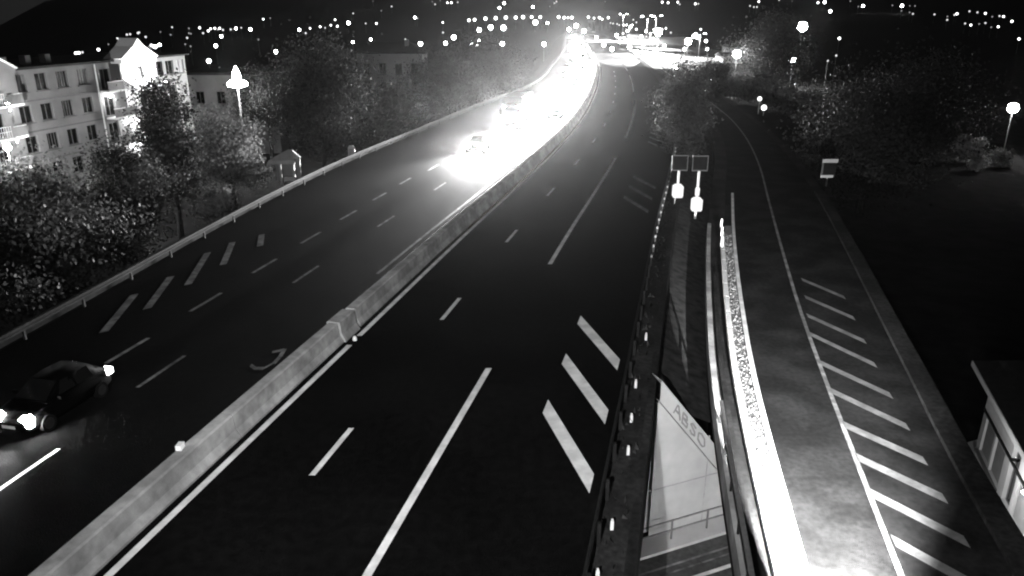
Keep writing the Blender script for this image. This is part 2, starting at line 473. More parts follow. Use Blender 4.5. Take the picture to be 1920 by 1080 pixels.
# local: x along wall, y back, z up from -6
top = lambda x: 7.1 - 1.23 * (min(x, 4.8) - 1.26)
wl = MB()
xs_ = [1.2, 1.6, 2.6, 3.6, 4.8, L]
cop = .92
prev = [(x, top(x) - cop) for x in xs_]
for (y0, y1) in ((0, .5),):
    n = len(xs_)
    ring_f = [(x, 0, z) for x, z in prev]
    for i in range(n - 1):
        wl.poly([(xs_[i],0,0),(xs_[i+1],0,0),(xs_[i+1],0,prev[i+1][1]),(xs_[i],0,prev[i][1])])
        wl.poly([(xs_[i],.5,0),(xs_[i+1],.5,0),(xs_[i+1],.5,prev[i+1][1]),(xs_[i],.5,prev[i][1])])
wl.build("wall_face", M['wallconc'], ab)
cp = MB()
for i in range(len(xs_) - 1):
    x0, x1 = xs_[i], xs_[i+1]; a0, a1 = top(x0) - cop + .05, top(x1) - cop + .05; b0, b1 = top(x0), top(x1)
    cp.poly([(x0,-.10,a0),(x1,-.10,a1),(x1,-.10,b1),(x0,-.10,b0)])
    cp.poly([(x0,-.10,b0),(x1,-.10,b1),(x1,.55,b1),(x0,.55,b0)])
    cp.poly([(x0,-.10,a0),(x1,-.10,a1),(x1,.2,a1),(x0,.2,a0)])
cb = cp.build("coping_beam", M['wallconc'], ab)
# spray-painted letters on the coping beam (strokes follow its slope)
def stroke(mb, pts, wd=.035):
    for i in range(len(pts) - 1):
        a = Vector((pts[i][0], 0, pts[i][1])); c = Vector((pts[i+1][0], 0, pts[i+1][1])); d = (c - a).normalized()
        n = Vector((-d.z, 0, d.x)) * wd; a -= d * wd * .6; c += d * wd * .6
        mb.poly([tuple(a - n), tuple(c - n), tuple(c + n), tuple(a + n)])
letters = {'A': [[(0,0),(.22,.62),(.3,.62),(.45,0)],[(.1,.25),(.4,.25)]],
           'B': [[(0,0),(.04,.6),(.3,.6),(.34,.4),(.06,.32),(.38,.25),(.36,.02),(0,0)]],
           'S': [[(.38,.55),(.15,.62),(.02,.48),(.32,.26),(.34,.08),(.12,0),(0,.1)]],
           'O': [[(.2,.0),(.0,.12),(.02,.5),(.22,.62),(.46,.52),(.5,.15),(.36,.0),(.2,0)]]}
gm = MB(); cx = 1.85
for k, ch in enumerate("ABSO"):
    for ln in letters[ch]:
        pts = []
        for (u, v) in ln:
            x = cx + u * .7; pts.append((x, top(x) - cop + .24 + v * .75))
        stroke(gm, pts)
    cx += .41
gm.v = [(p[0], -.106 - .0005 * (i // 4 % 9), p[2]) for i, p in enumerate(gm.v)]
gm.build("graffiti_letters", M['graffiti'], cb)
# joints on the wall: thin strips of another concrete
for z in (2.35,):
    MB().box(0, L, -.012, .05, z, z + .03).build("joint_strip", M['concrete'], ab)
MB().box(3.72, 3.75, -.012, .05, .0, 4.2).build("joint_strip", M['concrete'], ab)
# footway rails in front of it
fw = tag(empty("footway_railing", (A.x, A.y, -6), ab.rotation_euler.z), "thin two-bar railing at the foot of the pale abutment wall", "railing")
for z in (.55, 1.0):
    MB().box(-.6, L, -.42, -.38, z, z + .05).build("rail", M['steel'], fw)
for x in (.3, 2.0, 3.7, 5.4):
    MB().box(x - .025, x + .025, -.43, -.37, .02, 1.05).build("post", M['steel'], fw)
stt = tag(empty("street", (A.x, A.y, -6), ab.rotation_euler.z), kind="structure")
MB().box(-40, 60, -9.5, -.9, -.05, .03).build("carriageway", M['street'], stt)
MB().box(-40, 60, -.9, 0.0, -.05, .15).build("pavement", M['wallconc'], stt)
MB().poly([(-2, -2.95, .034), (5.6, -2.95, .034), (5.6, -2.78, .034), (-2, -2.78, .034)]) 
def st_line(y0, y1, x0, x1, m, name):
    q = MB(); q.poly([(x0, y0, .034), (x1, y0, .034), (x1, y1, .034), (x0, y1, .034)]); q.build(name, M[m], stt)
st_line(-2.55, -2.38, -3, 6.0, 'paint', "edge_line")
st_line(-1.62, -1.52, -3, 9, 'wornpaint', "edge_line"); st_line(-1.95, -1.87, -3, 9, 'fadedpaint', "edge_line")

# ------------------------------------------------------------------ ramp
rp = MB()
for (y0, y1, zb) in ((-25, 26.5, -.95), (26.5, 200, -6.2)):
    Y = ys(y0, y1, 3)
    for i in range(len(Y) - 1):
        p, q = Y[i], Y[i+1]
        rp.poly([(fr2(p), p, -.02), (fr2(p), p, zb), (fr2(q), q, zb), (fr2(q), q, -.02)])
        rp.poly([(kerb(p) + .8, p, -.02), (kerb(p) + .8, p, zb), (kerb(q) + .8, q, zb), (kerb(q) + .8, q, -.02)])
        rp.poly([(fr2(p), p, zb), (kerb(p) + .8, p, zb), (kerb(q) + .8, q, zb), (fr2(q), q, zb)])
        rp.poly([(fr2(p), p, -.02), (kerb(p) + .8, p, -.02), (kerb(q) + .8, q, -.02), (fr2(q), q, -.02)])
tag(rp.build("ramp_deck", M['darkconc']), kind="structure")
ramp = tag(strip(MB(), lambda y: ram(y) + .3, kerb, -25, 195, 3, .0).build("ramp_road", M['ramp']), kind="structure")
MB_ = sweep(MB(), ram, [(-.86,-.6),(-.86,.16),(-.62,.16),(-.62,-.6)], 8, 50, 3)
MB_.build("edge_beam", M['concrete'], bpy.data.objects["ramp_deck"])
cpg = tag(empty("ramp_coping", (ram(25), 25, 0)), "brightly lit pale coping stones along the ramp's left edge", "coping")
y = 10.0
while y < 47:
    rel(sweep(MB(), ram, [(0,-.01),(0,.2),(.24,.2),(.24,-.01)], y, y + 1.93, 1), cpg).build("coping_stone", M['whitestone'], cpg); y += 2.0
rel(sweep(MB(), ram, [(-.48,-.01),(-.48,.07),(-.3,.07),(-.3,-.01)], 10, 40, 3), cpg).build("cable_duct", M['darkconc'], cpg)
dg = strip(MB(), lambda y: ram(y) + .25, lambda y: ram(y) + .74, 8, 50, 2, .01)
random.seed(3)
for i in range(1500):
    y = random.uniform(12, 48); x = ram(y) + random.uniform(.27, .74); s = random.uniform(.015, .06)
    z = .01; h = s * random.uniform(.6, 1.5)
    p = [(x + s*math.cos(t + y*9), y + s*math.sin(t + y*9), z) for t in (0, 2.1, 4.2)]
    ap = (x, y, z + h)
    for k in range(3): dg.poly([p[k], p[(k+1) % 3], ap])
tag(dg.build("gutter_grit", M['debris']), "rough grit and litter in the ramp's lit gutter", "grit", kind="stuff")
dash(ramp, ram, .88, -20, 60, .2, "edge_line", 'paint', .006)
dash(ramp, rae, 0, -20, 200, .16, "edge_line", 'wornpaint', .006)
zr = [((14.19,33.6),(15.64,30.5)),((13.49,31.38),(15.03,28.12)),((12.82,28.37),(14.43,25.47)),((12.28,25.9),(13.93,23.15)),((11.73,23.33),(13.44,21.0)),((11.3,21.25),(13.0,18.97)),((10.92,19.23),(12.54,16.99)),((10.53,17.06),(12.0,15.0)),((10.2,15.0),(11.6,13.0)),((15.0,36.1),(16.3,33.2)),((15.8,38.8),(17.0,36.0))]
for p, q in zr:
    m_ = MB(); m_.poly([(p[0], p[1], .006), (q[0], q[1], .006), (q[0] + .09, q[1] + .52, .006), (p[0] + .09, p[1] + .52, .006)])
    m_.build("hatch_stripe", M['rampzebra'], ramp)
tag(sweep(MB(), kerb, [(0,-.01),(0,.16),(.75,.16),(.75,-.01)], 8, 60, 3).build("ramp_kerb", M['darkconc']), "wide dark kerb along the ramp's right side", "kerb")
hr = tag(empty("handrail", (ram(20) - .8, 20, 0)), "grey steel handrail along the ramp edge above the gap", "handrail")
rel(sweep(MB(), ram, [(-.84,.90),(-.84,1.0),(-.72,1.0),(-.72,.90)], 8, 23.4, 2), hr).build("rail", M['steel'], hr)
rel(sweep(MB(), ram, [(-.80,.5),(-.80,.55),(-.75,.55),(-.75,.5)], 8, 23.4, 2), hr).build("rail", M['darksteel'], hr)
y = 9.4
while y < 23.5:
    x = ram(y) - .78; rel(MB().box(x - .03, x + .03, y - .03, y + .03, .16, .9), hr).build("post", M['darksteel'], hr); y += 2.0
for k, yy in enumerate((44.6, 46.9, 49.6)):
    x = ram(yy) + .05
    t = MB(); t.lathe([(.08,.0),(.08,.55),(.05,.62)], (x, yy, .2 if yy < 47 else 0), 8)
    tag(t.build("delineator", M['white']), "white delineator post at the far end of the ramp coping", "delineator", "delineators at the end of the ramp coping")
# ------------------------------------------------------------------ added, unseen lamps that light the near scene
def added_lamp(loc, h, aim, power, size, blend, label, name="street_lamp", arm=1.0, adir=(0, 1)):
    e = tag(empty(name, loc), label, "street lamp")
    p = MB(); p.tube([(0,0,0),(0,0,h*.6),(0,0,h)], [.13,.10,.07], 8); p.bar((0,0,h), (adir[0]*arm, adir[1]*arm, h + .15), .05)
    p.build("post", M['steel'], e)
    hd = MB(); cx, cy = adir[0]*(arm+.3), adir[1]*(arm+.3)
    hd.lathe([(.30,.0),(.34,.08),(.2,.2),(.08,.26)], (cx, cy, h + .05), 12); hd.build("lamp_head", M['signgrey'], e)
    df = MB(); df.lathe([(.12,-.06),(.26,-.02),(.28,.0)], (cx, cy, h + .04), 12); df.build("diffuser", E_['lumin'], e)
    spot("lamp_light", (cx, cy, h - .1), aim - Vector(loc), power, size, blend, e, .15)
    return e
added_lamp(Vector((-4, -7, 0)), 16.0, Vector((-1.6, 42, 0)), 84000, R(66), 1.0, "added tall mast lamp, unseen behind the viewpoint")  # added mast, never in view, lights road and barrier
rl_ = added_lamp(Vector((5.95, 4.6, 0)), 4.6, Vector((10.5, 17, 0)), 8000, R(84), 1.0, "street lamp on the ramp's left side just out of view")  # added lamp, never in view, lights the ramp hatching
sh = MB(); sh.loft([[(-.16,1.2,3.7),(-.13,1.2,3.7),(-.13,1.2,4.62),(-.16,1.2,4.62)],[(.07,2.4,3.2),(.10,2.4,3.2),(.10,2.4,4.62),(.07,2.4,4.62)]])  # plate added to keep this lamp's light off the gap wall
sh.build("light_block_plate", M['darksteel'], rl_)
for q in rl_.children:
    if q.type == 'LIGHT': q.data.shadow_soft_size = .03

added_lamp(Vector((4.9, 6.0, -6)), 4.6, Vector((6.5, 25.5, -3)), 9000, R(80), .8, "added short lamp in the gap for the abutment wall, out of view")  # added lamp, never in view, brightens the abutment wall

# added floodlight washing the ramp's left edge, unseen below the picture
fz_ = tag(empty("added_flood_stand", (6.4, 10.9, 0)), "added low floodlight in the ramp gutter, out of view", "floodlight")
MB().bar((0,0,0), (0,0,1.8), .03, 6).build("post", M['steel'], fz_)
for a in (0, 2.1, 4.2): MB().bar((.3*math.cos(a),.3*math.sin(a),.01), (0,0,.5), .02, 5).build("leg", M['steel'], fz_)
MB().box(-.2, .2, -.12, .0, 1.75, 2.05).build("housing", M['darksteel'], fz_)
MB().box(-.17, .17, .002, .012, 1.78, 2.02).build("lens", E_['lumin'], fz_)
q = MB(); q.loft([[(-.2,.0,1.5),(-.17,.0,1.5),(-.17,.0,2.1),(-.2,.0,2.1)],[(.03,1.0,1.1),(.06,1.0,1.1),(.06,1.0,2.1),(.03,1.0,2.1)]]); q.build("light_block_plate", M['darksteel'], fz_)  # plate added to block the flood beam from the gap wall
spot("flood_beam", (0, .06, 1.9), (1.3, 5.2, 0), 340000, R(56), 1.0, fz_, .02)

# ------------------------------------------------------------------ far street lamps
def lamp_mesh(r, h, m):
    q = MB(); q.sphere((0, 0, h), r, 10, 6, 0); q.bar((0, 0, 0), (0, 0, h - r * .9), .09, 5, .06, 1, cap=False)
    return q.mesh("street_lamp", [m, M['steel']], True)
CITY = [(-115,178,6.8,0.60),(-120,194,7.0,0.32),(-108,173,7.0,0.36),(-122,206,6.8,0.51),(-132,234,6.9,0.66),(-118,209,6.8,0.51),(-141,256,6.9,0.82),(-140,256,7.0,0.82),(-141,260,7.0,0.63),(-119,222,7.0,0.36),(-146,280,6.9,0.89),(-165,325,6.9,0.51),(-195,394,6.9,0.93),(-219,454,7.0,1.07),(-221,462,6.9,1.08),(-222,474,7.0,1.11),(-225,482,7.0,1.12),(-192,418,6.9,0.97),(-142,313,7.0,0.85),(-138,307,6.8,1.18),(-141,318,7.0,1.23),(-216,491,7.0,0.76),(-195,456,6.9,0.87),(-236,556,7.0,1.28),(-163,400,7.0,0.91),(-195,482,6.8,0.92),(-191,475,6.8,0.90),(-220,545,6.8,1.04),(-134,326,6.9,0.62),(-123,304,7.0,0.58),(-215,551,6.9,1.67),(-186,481,6.9,1.09),(-193,508,7.0,1.53),(-203,539,6.9,1.62),(-202,544,7.0,1.63),(-196,533,6.8,1.20),(-199,545,7.0,1.63),(-156,428,6.9,1.61),(-189,523,7.0,1.17),(-116,311,6.9,1.17),(-83,216,6.9,0.98),(-71,191,6.8,0.36),(-66,163,6.9,0.37),(-187,532,6.9,1.19),(-189,548,6.8,1.84),(-187,553,7.0,1.23),(-174,532,7.0,2.17),(-120,377,7.0,0.70),(-213,688,6.9,1.77),(-212,705,6.9,1.30),(-79,265,6.9,1.07),(-141,530,6.9,1.93),(-126,488,6.9,1.07),(-139,551,6.9,1.40),(-137,572,6.9,1.66),(-130,557,6.9,1.21),(-134,593,6.9,1.50),(-148,672,6.9,1.70),(-126,578,6.9,1.67),(-127,623,6.9,2.69),(-154,781,6.8,1.68),(-69,345,7.0,1.24),(-112,614,7.0,1.32),(-67,378,7.0,1.35),(-104,615,6.9,1.76),(-133,821,7.0,1.46),(-135,906,7.0,1.94),(-180,1049,6.9,1.50),(-98,995,7.0,1.76),(-89,936,6.8,1.99),(-77,965,6.8,2.39),(-90,1016,7.0,1.80),(-72,961,6.9,2.72),(-65,970,6.9,2.05),(-84,695,7.0,2.22),(-81,687,6.9,1.46),(-54,626,6.9,1.55),(-43,498,7.0,1.06),(-51,381,6.9,0.81),(-38,330,6.9,1.87),(-28,335,6.9,1.66),(-30,411,6.9,2.61),(-17,336,6.9,1.42),(-14,320,6.9,1.35),(-15,364,7.0,1.28),(-22,536,6.8,3.02),(-15,564,6.9,3.58),(-6,560,6.8,3.94),(-4,328,7.0,1.85),(-13,840,6.8,2.66),(-9,928,6.9,2.94),(22,848,7.0,2.69),(48,915,6.9,1.94),(52,947,6.9,2.00),(40,855,6.9,1.51),(108,938,7.0,1.33),(18,620,6.9,3.93),(27,611,7.0,2.16),(13,324,7.0,1.83),(75,611,6.8,1.30),(76,603,6.9,1.28),(78,595,7.0,1.27),(78,583,7.0,1.24),(81,582,7.0,1.66),(83,558,7.0,1.59),(83,534,7.0,1.52),(88,525,6.8,1.50),(98,649,6.8,1.39),(95,613,7.0,1.31),(105,546,6.8,1.37),(99,498,6.8,1.07),(170,916,6.9,2.63),(175,907,6.8,2.60),(187,913,6.9,2.30),(181,873,6.9,1.88),(79,457,6.9,1.31),(66,427,6.9,1.52),(66,475,7.0,1.35),(97,425,7.0,2.15),(87,357,7.0,1.30),(40,192,7.0,0.97),(41,204,6.8,0.88),(125,530,6.9,1.34),(199,878,6.9,2.54),(202,877,6.9,1.90),(243,825,6.9,1.82),(242,808,6.8,1.78),(245,808,6.8,1.78),(274,899,6.8,2.32),(303,919,6.9,2.05),(310,896,6.8,1.34),(324,857,6.8,2.58),(333,862,6.9,2.93),(285,722,6.8,2.73),(364,871,6.8,1.66),(334,779,6.9,1.49),(341,785,6.9,2.71),(368,782,6.9,1.52),(372,771,6.9,3.01),(378,768,6.9,1.21),(382,766,6.8,1.51),(341,706,6.8,1.38),(336,681,6.9,1.34),(330,663,6.8,1.56),(340,648,6.9,1.55),(335,619,7.0,1.24),(318,587,6.8,1.41),(349,635,7.0,1.53),(358,648,6.9,2.08),(309,547,6.8,1.33),(304,531,6.8,1.51),(383,675,6.8,1.64),(380,658,6.9,1.61),(379,645,6.8,1.84),(314,539,6.8,0.88),(321,544,7.0,1.34),(304,508,6.8,0.83),(309,509,6.9,1.47),(363,608,6.8,1.00),(369,609,7.0,1.50),(369,604,6.9,1.75),(345,554,6.9,1.84),(245,385,7.0,1.29),(161,392,7.0,1.19),(100,244,6.8,0.56),(86,215,7.0,0.49),(131,374,6.9,0.84),(142,387,6.9,0.87),]
ROWL = [(-33,615,9.0,2.17),(-29,623,8.9,2.20),(-21,636,9.0,2.69),(-13,644,8.9,2.72),(-5,652,8.8,2.76),(3,648,9.0,2.51),(9,656,8.9,2.77),(16,656,8.9,2.31),(23,656,8.8,2.31),(38,655,8.8,2.31),(42,647,8.8,2.05),(45,646,8.8,1.37),(48,646,8.8,2.28),(62,653,8.8,1.85),(65,637,8.9,1.35),(70,644,8.8,1.83),(70,624,8.8,1.33),(77,643,8.8,1.83),]
for (x, y, h, r) in CITY:
    rr = max(.16, r * (.55 if r < 1.2 else .43))
    if x < -95 and y < 330: lab, gp = "small far street lamp beyond the apartment roof on the left", "lamps beyond the apartment roof"
    elif x < -60: lab, gp = "far town lamp on the plain above the left trees", "lamps of the town on the left"
    elif y > 900: lab, gp = "tiny lamp scattered on the dark far hillside", "lamps on the far hillside"
    elif x < 60: lab, gp = "bright lamp among the town lights past the motorway bend", "lamps past the motorway bend"
    else: lab, gp = "far lamp on the dark plain at right", "lamps on the right-hand plain"
    big = r * 1420 / math.hypot(x, y)
    dm = E_['faint'] if big < 2.6 else E_['dim'] if big < 3.4 else E_['mid'] if big < 4.2 else E_['dot']
    lab = lab.replace("lamp", ["faint pinprick lamp", "small dim lamp", "clear bright lamp", "large glaring lamp"][(big >= 2.6) + (big >= 3.4) + (big >= 4.2)], 1).replace("small far street", "far street").replace("bright clear", "clear").replace("bright large", "large").replace("tiny ", "").replace("bright faint", "faint").replace("bright small", "small")
    o = link("street_lamp", lamp_mesh(rr, h, dm), None, (x, y, terrain(x, y)))
    tag(o, lab, "street lamp", gp)
ORD = ["first","second","third","fourth","fifth","sixth","seventh","eighth","ninth","tenth","eleventh","twelfth","thirteenth","fourteenth","fifteenth","sixteenth","seventeenth","eighteenth"]
for k, (x, y, h, r) in enumerate(ROWL):
    o = link("street_lamp", lamp_mesh(r * .5, h, E_['mid']), None, (x, y, terrain(x, y)))
    tag(o, ORD[k] + " bright lamp from the left in the level row along the far avenue", "street lamp", "row of lamps along the far avenue")

# ------------------------------------------------------------------ nearer lamp standards with globes
def globe_lamp(loc, h, r, power, label, light_dz=None):
    e = tag(empty("street_lamp", loc), label, "street lamp")
    MB().tube([(0,0,0),(0,0,.7),(0,0,.72),(0,0,h - r*.8)], [.16,.15,.075,.05], 8).build("post", M['steel'], e)
    MB().lathe([(.22,0),(.22,.5),(.12,.62)], (0,0,0), 8).build("base", M['white'], e)
    MB().sphere((0, 0, h), r, 14, 8).build("globe", E_['globe'], e, True)
    MB().lathe([(.03,r*.96),(r*.5,r*.93),(.04,r*1.2)], (0,0,h), 8).build("cap", M['darksteel'], e)
    point("globe_light", (-.3, -r - .25, h - .1), power, e, .2)
    return e
globe_lamp((69.1, 106.6, -6), 7.2, .68, 1500, "tall globe lamp standing alone at the right edge")
globe_lamp((56.4, 198.5, -6), 9.6, .95, 9000, "globe lamp on a post behind the lit hedge, nearer the motorway")
globe_lamp((75.6, 212.7, -6), 7.4, .85, 7000, "globe lamp above the right end of the lit hedge")
globe_lamp((79.8, 220, -6), 15.7, 1.25, 2500, "very bright high lamp over the dark trees at upper right")
globe_lamp((55.3, 250, -6), 10.7, 1.0, 8000, "bright lamp at the left end of the lit hedge")
globe_lamp((54.9, 300, -6), 12.3, 1.3, 9000, "brightest lamp over the lit yard past the ramp")
# lantern with a wide dish right of the apartment block
e = tag(empty("street_lamp", (-33.4, 95, -6)), "lantern with a wide lit dish between apartment block and trees", "street lamp")
MB().tube([(0,0,0),(0,0,6),(0,0,11.1)], [.14,.11,.08], 8).build("post", M['steel'], e)
MB().lathe([(.7,11.1),(1.12,11.25),(1.12,11.55),(.8,11.8)], (0,0,0), 18).build("dish", E_['globe'], e, True)
MB().lathe([(.42,11.85),(.5,12.3),(.36,12.8),(.08,13.5)], (0,0,0), 12).build("lantern_top", E_['globe'], e, True)
point("lantern_light", (.3, -1.6, 11.0), 4000, e, .3)

# tall double lamps over the far junction
for k, (x, y, pw) in enumerate(((38.5, 228, 1.2), (47, 262, 2), (52, 300, 2), (62, 340, 1.5), (66, 280, 1.2), (54, 390, 3), (66, 450, 3))):
    e = tag(empty("junction_lamp", (x, y, -6 if x > med(y) + BR + 8 else -.02)), "tall lamp standard over the glaring junction past the bend", "street lamp", "lamp standards at the far junction")
    h = 12.0
    MB().tube([(0,0,0),(0,0,h)], [.14,.08], 7).build("post", M['steel'], e)
    for sx in (-1, 1):
        MB().bar((0,0,h), (sx*1.5, 0, h + .3), .05).build("arm", M['steel'], e)
        MB().lathe([(.38,-.12),(.42,0),(.2,.15)], (sx*1.6, 0, h + .3), 10).build("lamp_head", E_['dot'], e)
    spot("junction_light", (0, 0, h - .2), (0, -.5, 0), 220000 * pw, R(140), .6, e, .3)
# lit yard and painted light pool of the junction
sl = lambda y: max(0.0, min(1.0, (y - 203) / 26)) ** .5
strip(MB(), lambda y: med(y) + 6.5 - 6.2 * sl(y), lambda y: med(y) + 6.5 + 5.8 * sl(y), 203.01, 430, 2, .004).build("painted_light_pool", M['ramp2'], road)  # lens-shaped lamp pool put into a paler road colour
yd = MB()
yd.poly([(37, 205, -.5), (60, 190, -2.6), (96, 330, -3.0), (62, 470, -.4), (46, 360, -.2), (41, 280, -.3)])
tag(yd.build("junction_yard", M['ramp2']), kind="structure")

XTRA = [(40,378,7.9,1.34),(34,294,7.9,1.25),(33,262,7.9,1.30),(44,325,7.9,1.16),(41,277,7.9,1.38),(38,241,7.9,1.38),(50,304,7.9,1.09),(39,225,7.9,1.13),(45,248,7.9,1.42),(40,208,7.9,1.05),(62,350,7.9,1.51),(55,287,7.9,1.03),(42,204,7.9,0.88),(64,395,7.9,1.13),(72,499,7.9,1.42),(54,412,7.9,1.47),(57,262,7.9,0.94),(88,378,7.9,1.37),(64,260,8.0,0.76),(45,498,7.9,2.47),(45,562,7.9,2.78),(37,519,8.0,2.20),]
for k, (x, y, h, r) in enumerate(XTRA):
    o = link("yard_lamp", lamp_mesh(max(.3, r * .5), h, E_['dot']), None, (x, y, terrain(x, y)))
    tag(o, "glaring lamp in the crowded lit yard right of the bend", "street lamp", "lamps of the lit yard right of the bend")
for k, (x, y, wd_, dp_, ht) in enumerate(((70, 262, 20, 10, 5.5), (84, 305, 26, 12, 6.5), (58, 395, 30, 12, 7.5))):
    e = tag(empty("warehouse", (x, y, -6)), ["nearest", "rightmost", "farthest"][k] + " of the three pale sheds in the lit yard", "shed", "sheds of the lit yard")
    MB().box(0, wd_, 0, dp_, 0, ht).build("wall", M['palewall'], e)
    MB().loft([[(-.4,-.5,ht),(wd_+.4,-.5,ht),(wd_+.4,dp_+.5,ht),(-.4,dp_+.5,ht)],[(-.4,dp_/2-.2,ht+1.2),(wd_+.4,dp_/2-.2,ht+1.2),(wd_+.4,dp_/2+.2,ht+1.2),(-.4,dp_/2+.2,ht+1.2)]]).build("roof", M['roof'], e)
    for i in range(4): MB().box(2 + i*wd_/4.4, 2 + i*wd_/4.4 + 3, -.06, -.003, .1, 3.4).build("door", M['frame'], e)

# ------------------------------------------------------------------ cars
def ring(y, hw, z0, z1, top=.82):
    return [(-hw*.92,y,z0),(-hw,y,z0+.12),(-hw,y,z0+(z1-z0)*.55),(-hw*.96,y,z1-.06),(-hw*top,y,z1),(hw*top,y,z1),(hw*.96,y,z1-.06),(hw,y,z0+(z1-z0)*.55),(hw,y,z0+.12),(hw*.92,y,z0)]
def wheel_parts(root, x, y, r, wname="wheel", rim=None):
    wv = MB(); n = 18
    wv.bar((x - .1, y, r), (x + .1, y, r), r, n); wh = wv.build(wname, M['tyre'], root)
    s = 1 if x > 0 else -1
    MB().bar((x + s*.095, y, r), (x + s*.112, y, r), r*.66, 14).build("rim", rim or M['rim'], wh)
def headlamps(root, w, y, z, power, lens=E_['head'], k=1.0):
    for s in (-1, 1):
        MB().loft([[(s*w-.2*k,y-.16,z-.09*k),(s*w+.17*k,y-.3,z-.09*k),(s*w+.17*k,y-.3*k,z+.13*k),(s*w-.2*k,y-.16*k,z+.12*k)],
                   [(s*w-.2*k,y+.05,z-.09*k),(s*w+.16*k,y-.03,z-.08*k),(s*w+.16*k,y-.06,z+.08*k),(s*w-.2*k,y+.03,z+.07*k)]]).build("headlight", lens, root)
        if power: spot("headlight_beam", (s*w, y + .12, z), (s*w, y + 12, z - 1.0), power, R(100), 1.0, root, .07)
def make_car(paint, power):
    root = empty("car", (0, 0, 0))
    body = MB(); body.loft([ring(-2.0,.70,.36,.80),ring(-1.9,.80,.30,.92),ring(-1.3,.86,.26,.97),ring(0,.87,.25,.97),ring(.9,.87,.25,.96),ring(1.5,.85,.26,.86),ring(1.9,.78,.28,.74),ring(2.06,.66,.34,.62)])
    body.build("body", paint, root, True)
    cab = MB(); cab.loft([[(-.72,-1.75,.95),(.72,-1.75,.95),(.56,-1.55,1.1),(-.56,-1.55,1.1)],[(-.76,-1.2,.95),(.76,-1.2,.95),(.58,-1.15,1.42),(-.58,-1.15,1.42)],
        [(-.78,-.3,.95),(.78,-.3,.95),(.58,-.3,1.47),(-.58,-.3,1.47)],[(-.78,.3,.95),(.78,.3,.95),(.56,.25,1.42),(-.56,.25,1.42)],[(-.76,1.1,.93),(.76,1.1,.93),(.7,1.0,.97),(-.7,1.0,.97)]])
    cab.build("roof", paint, root, True)
    ws = MB(); ws.poly([(-.66,1.02,1.0),(.66,1.02,1.0),(.53,.31,1.42),(-.53,.31,1.42)]); ws.build("windscreen", M['glass'], root)
    rw = MB(); rw.poly([(-.6,-1.66,1.06),(.6,-1.66,1.06),(.53,-1.2,1.42),(-.53,-1.2,1.42)]); rw.build("rear_window", M['glass'], root)
    for s in (-1, 1):
        for (a, c_) in ((-1.1, -.32), (-.26, .55)):
            sw = MB(); sw.poly([(s*.775,a,1.0),(s*.775,c_,1.0),(s*.60,min(c_,.22),1.4),(s*.60,a+.05,1.4)]); sw.build("side_window", M['glass'], root)
        MB().box(s*.95-.09, s*.95+.09, .62, .72, .95, 1.08).build("mirror", paint, root)
        MB().box(s*.68-.16, s*.68+.16, -2.03, -1.72, .68, .9).build("tail_light", E_['tail'], root)
        for yy in (-1.25, 1.28): wheel_parts(root, s*.80, yy, .31, rim=M['darksteel'] if paint == M['carpaint'] else None)
    headlamps(root, .60, 2.0, .64, power, k=1.35 if paint == M['carpaint'] else 1.0)
    MB().box(-.26, .26, 2.05, 2.075, .42, .53).build("number_plate", M['white'], root)
    MB().box(-.45, .45, 2.03, 2.06, .57, .63).build("grille", M['tyre'], root)
    return root
def make_lorry(power):
    root = empty("lorry", (0, 0, 0))
    MB().loft([[(-1.22,1.2,.5),(1.22,1.2,.5),(1.22,1.2,2.9),(-1.22,1.2,2.9)],[(-1.22,2.9,.5),(1.22,2.9,.5),(1.2,2.75,2.75),(-1.2,2.75,2.75)]]).build("cab", M['silverpaint'], root)
    MB().box(-1.25, 1.25, -5.6, 1.0, 1.0, 3.7).build("cargo_box", M['silverpaint'], root)
    MB().box(-.5, .5, -5.4, 2.6, .6, .98).build("chassis", M['tyre'], root)
    q = MB(); q.poly([(-1.08,2.868,1.55),(1.08,2.868,1.55),(1.06,2.80,2.5),(-1.06,2.80,2.5)]); q.build("windscreen", M['glass'], root)
    MB().box(-1.24, 1.24, 2.9, 3.02, .38, .75).build("bumper", M['tyre'], root)
    for s in (-1, 1):
        MB().box(s*1.4-.1, s*1.4+.1, 2.6, 2.7, 1.7, 2.3).build("mirror", M['tyre'], root)
        for yy in (2.0, -3.4, -4.6): wheel_parts(root, s*1.05, yy, .48)
        MB().box(s*.9-.12, s*.9+.12, 2.78, 2.84, 2.66, 2.74).build("roof_lamp", E_['head'], root)
    headlamps(root, .95, 3.05, .82, power)
    return root
def place_vehicle(o, y, off, fn=med):
    s = slope(fn, y); o.location = (fn(y) + off, y, .006); o.rotation_euler = (0, 0, math.pi - math.atan(s))
    return o
near = place_vehicle(make_car(M['carpaint'], 6000), 24.6, -8.2)
tag(near, "dark car with lit headlights at the left edge of the picture", "car", "oncoming vehicles on the left carriageway")
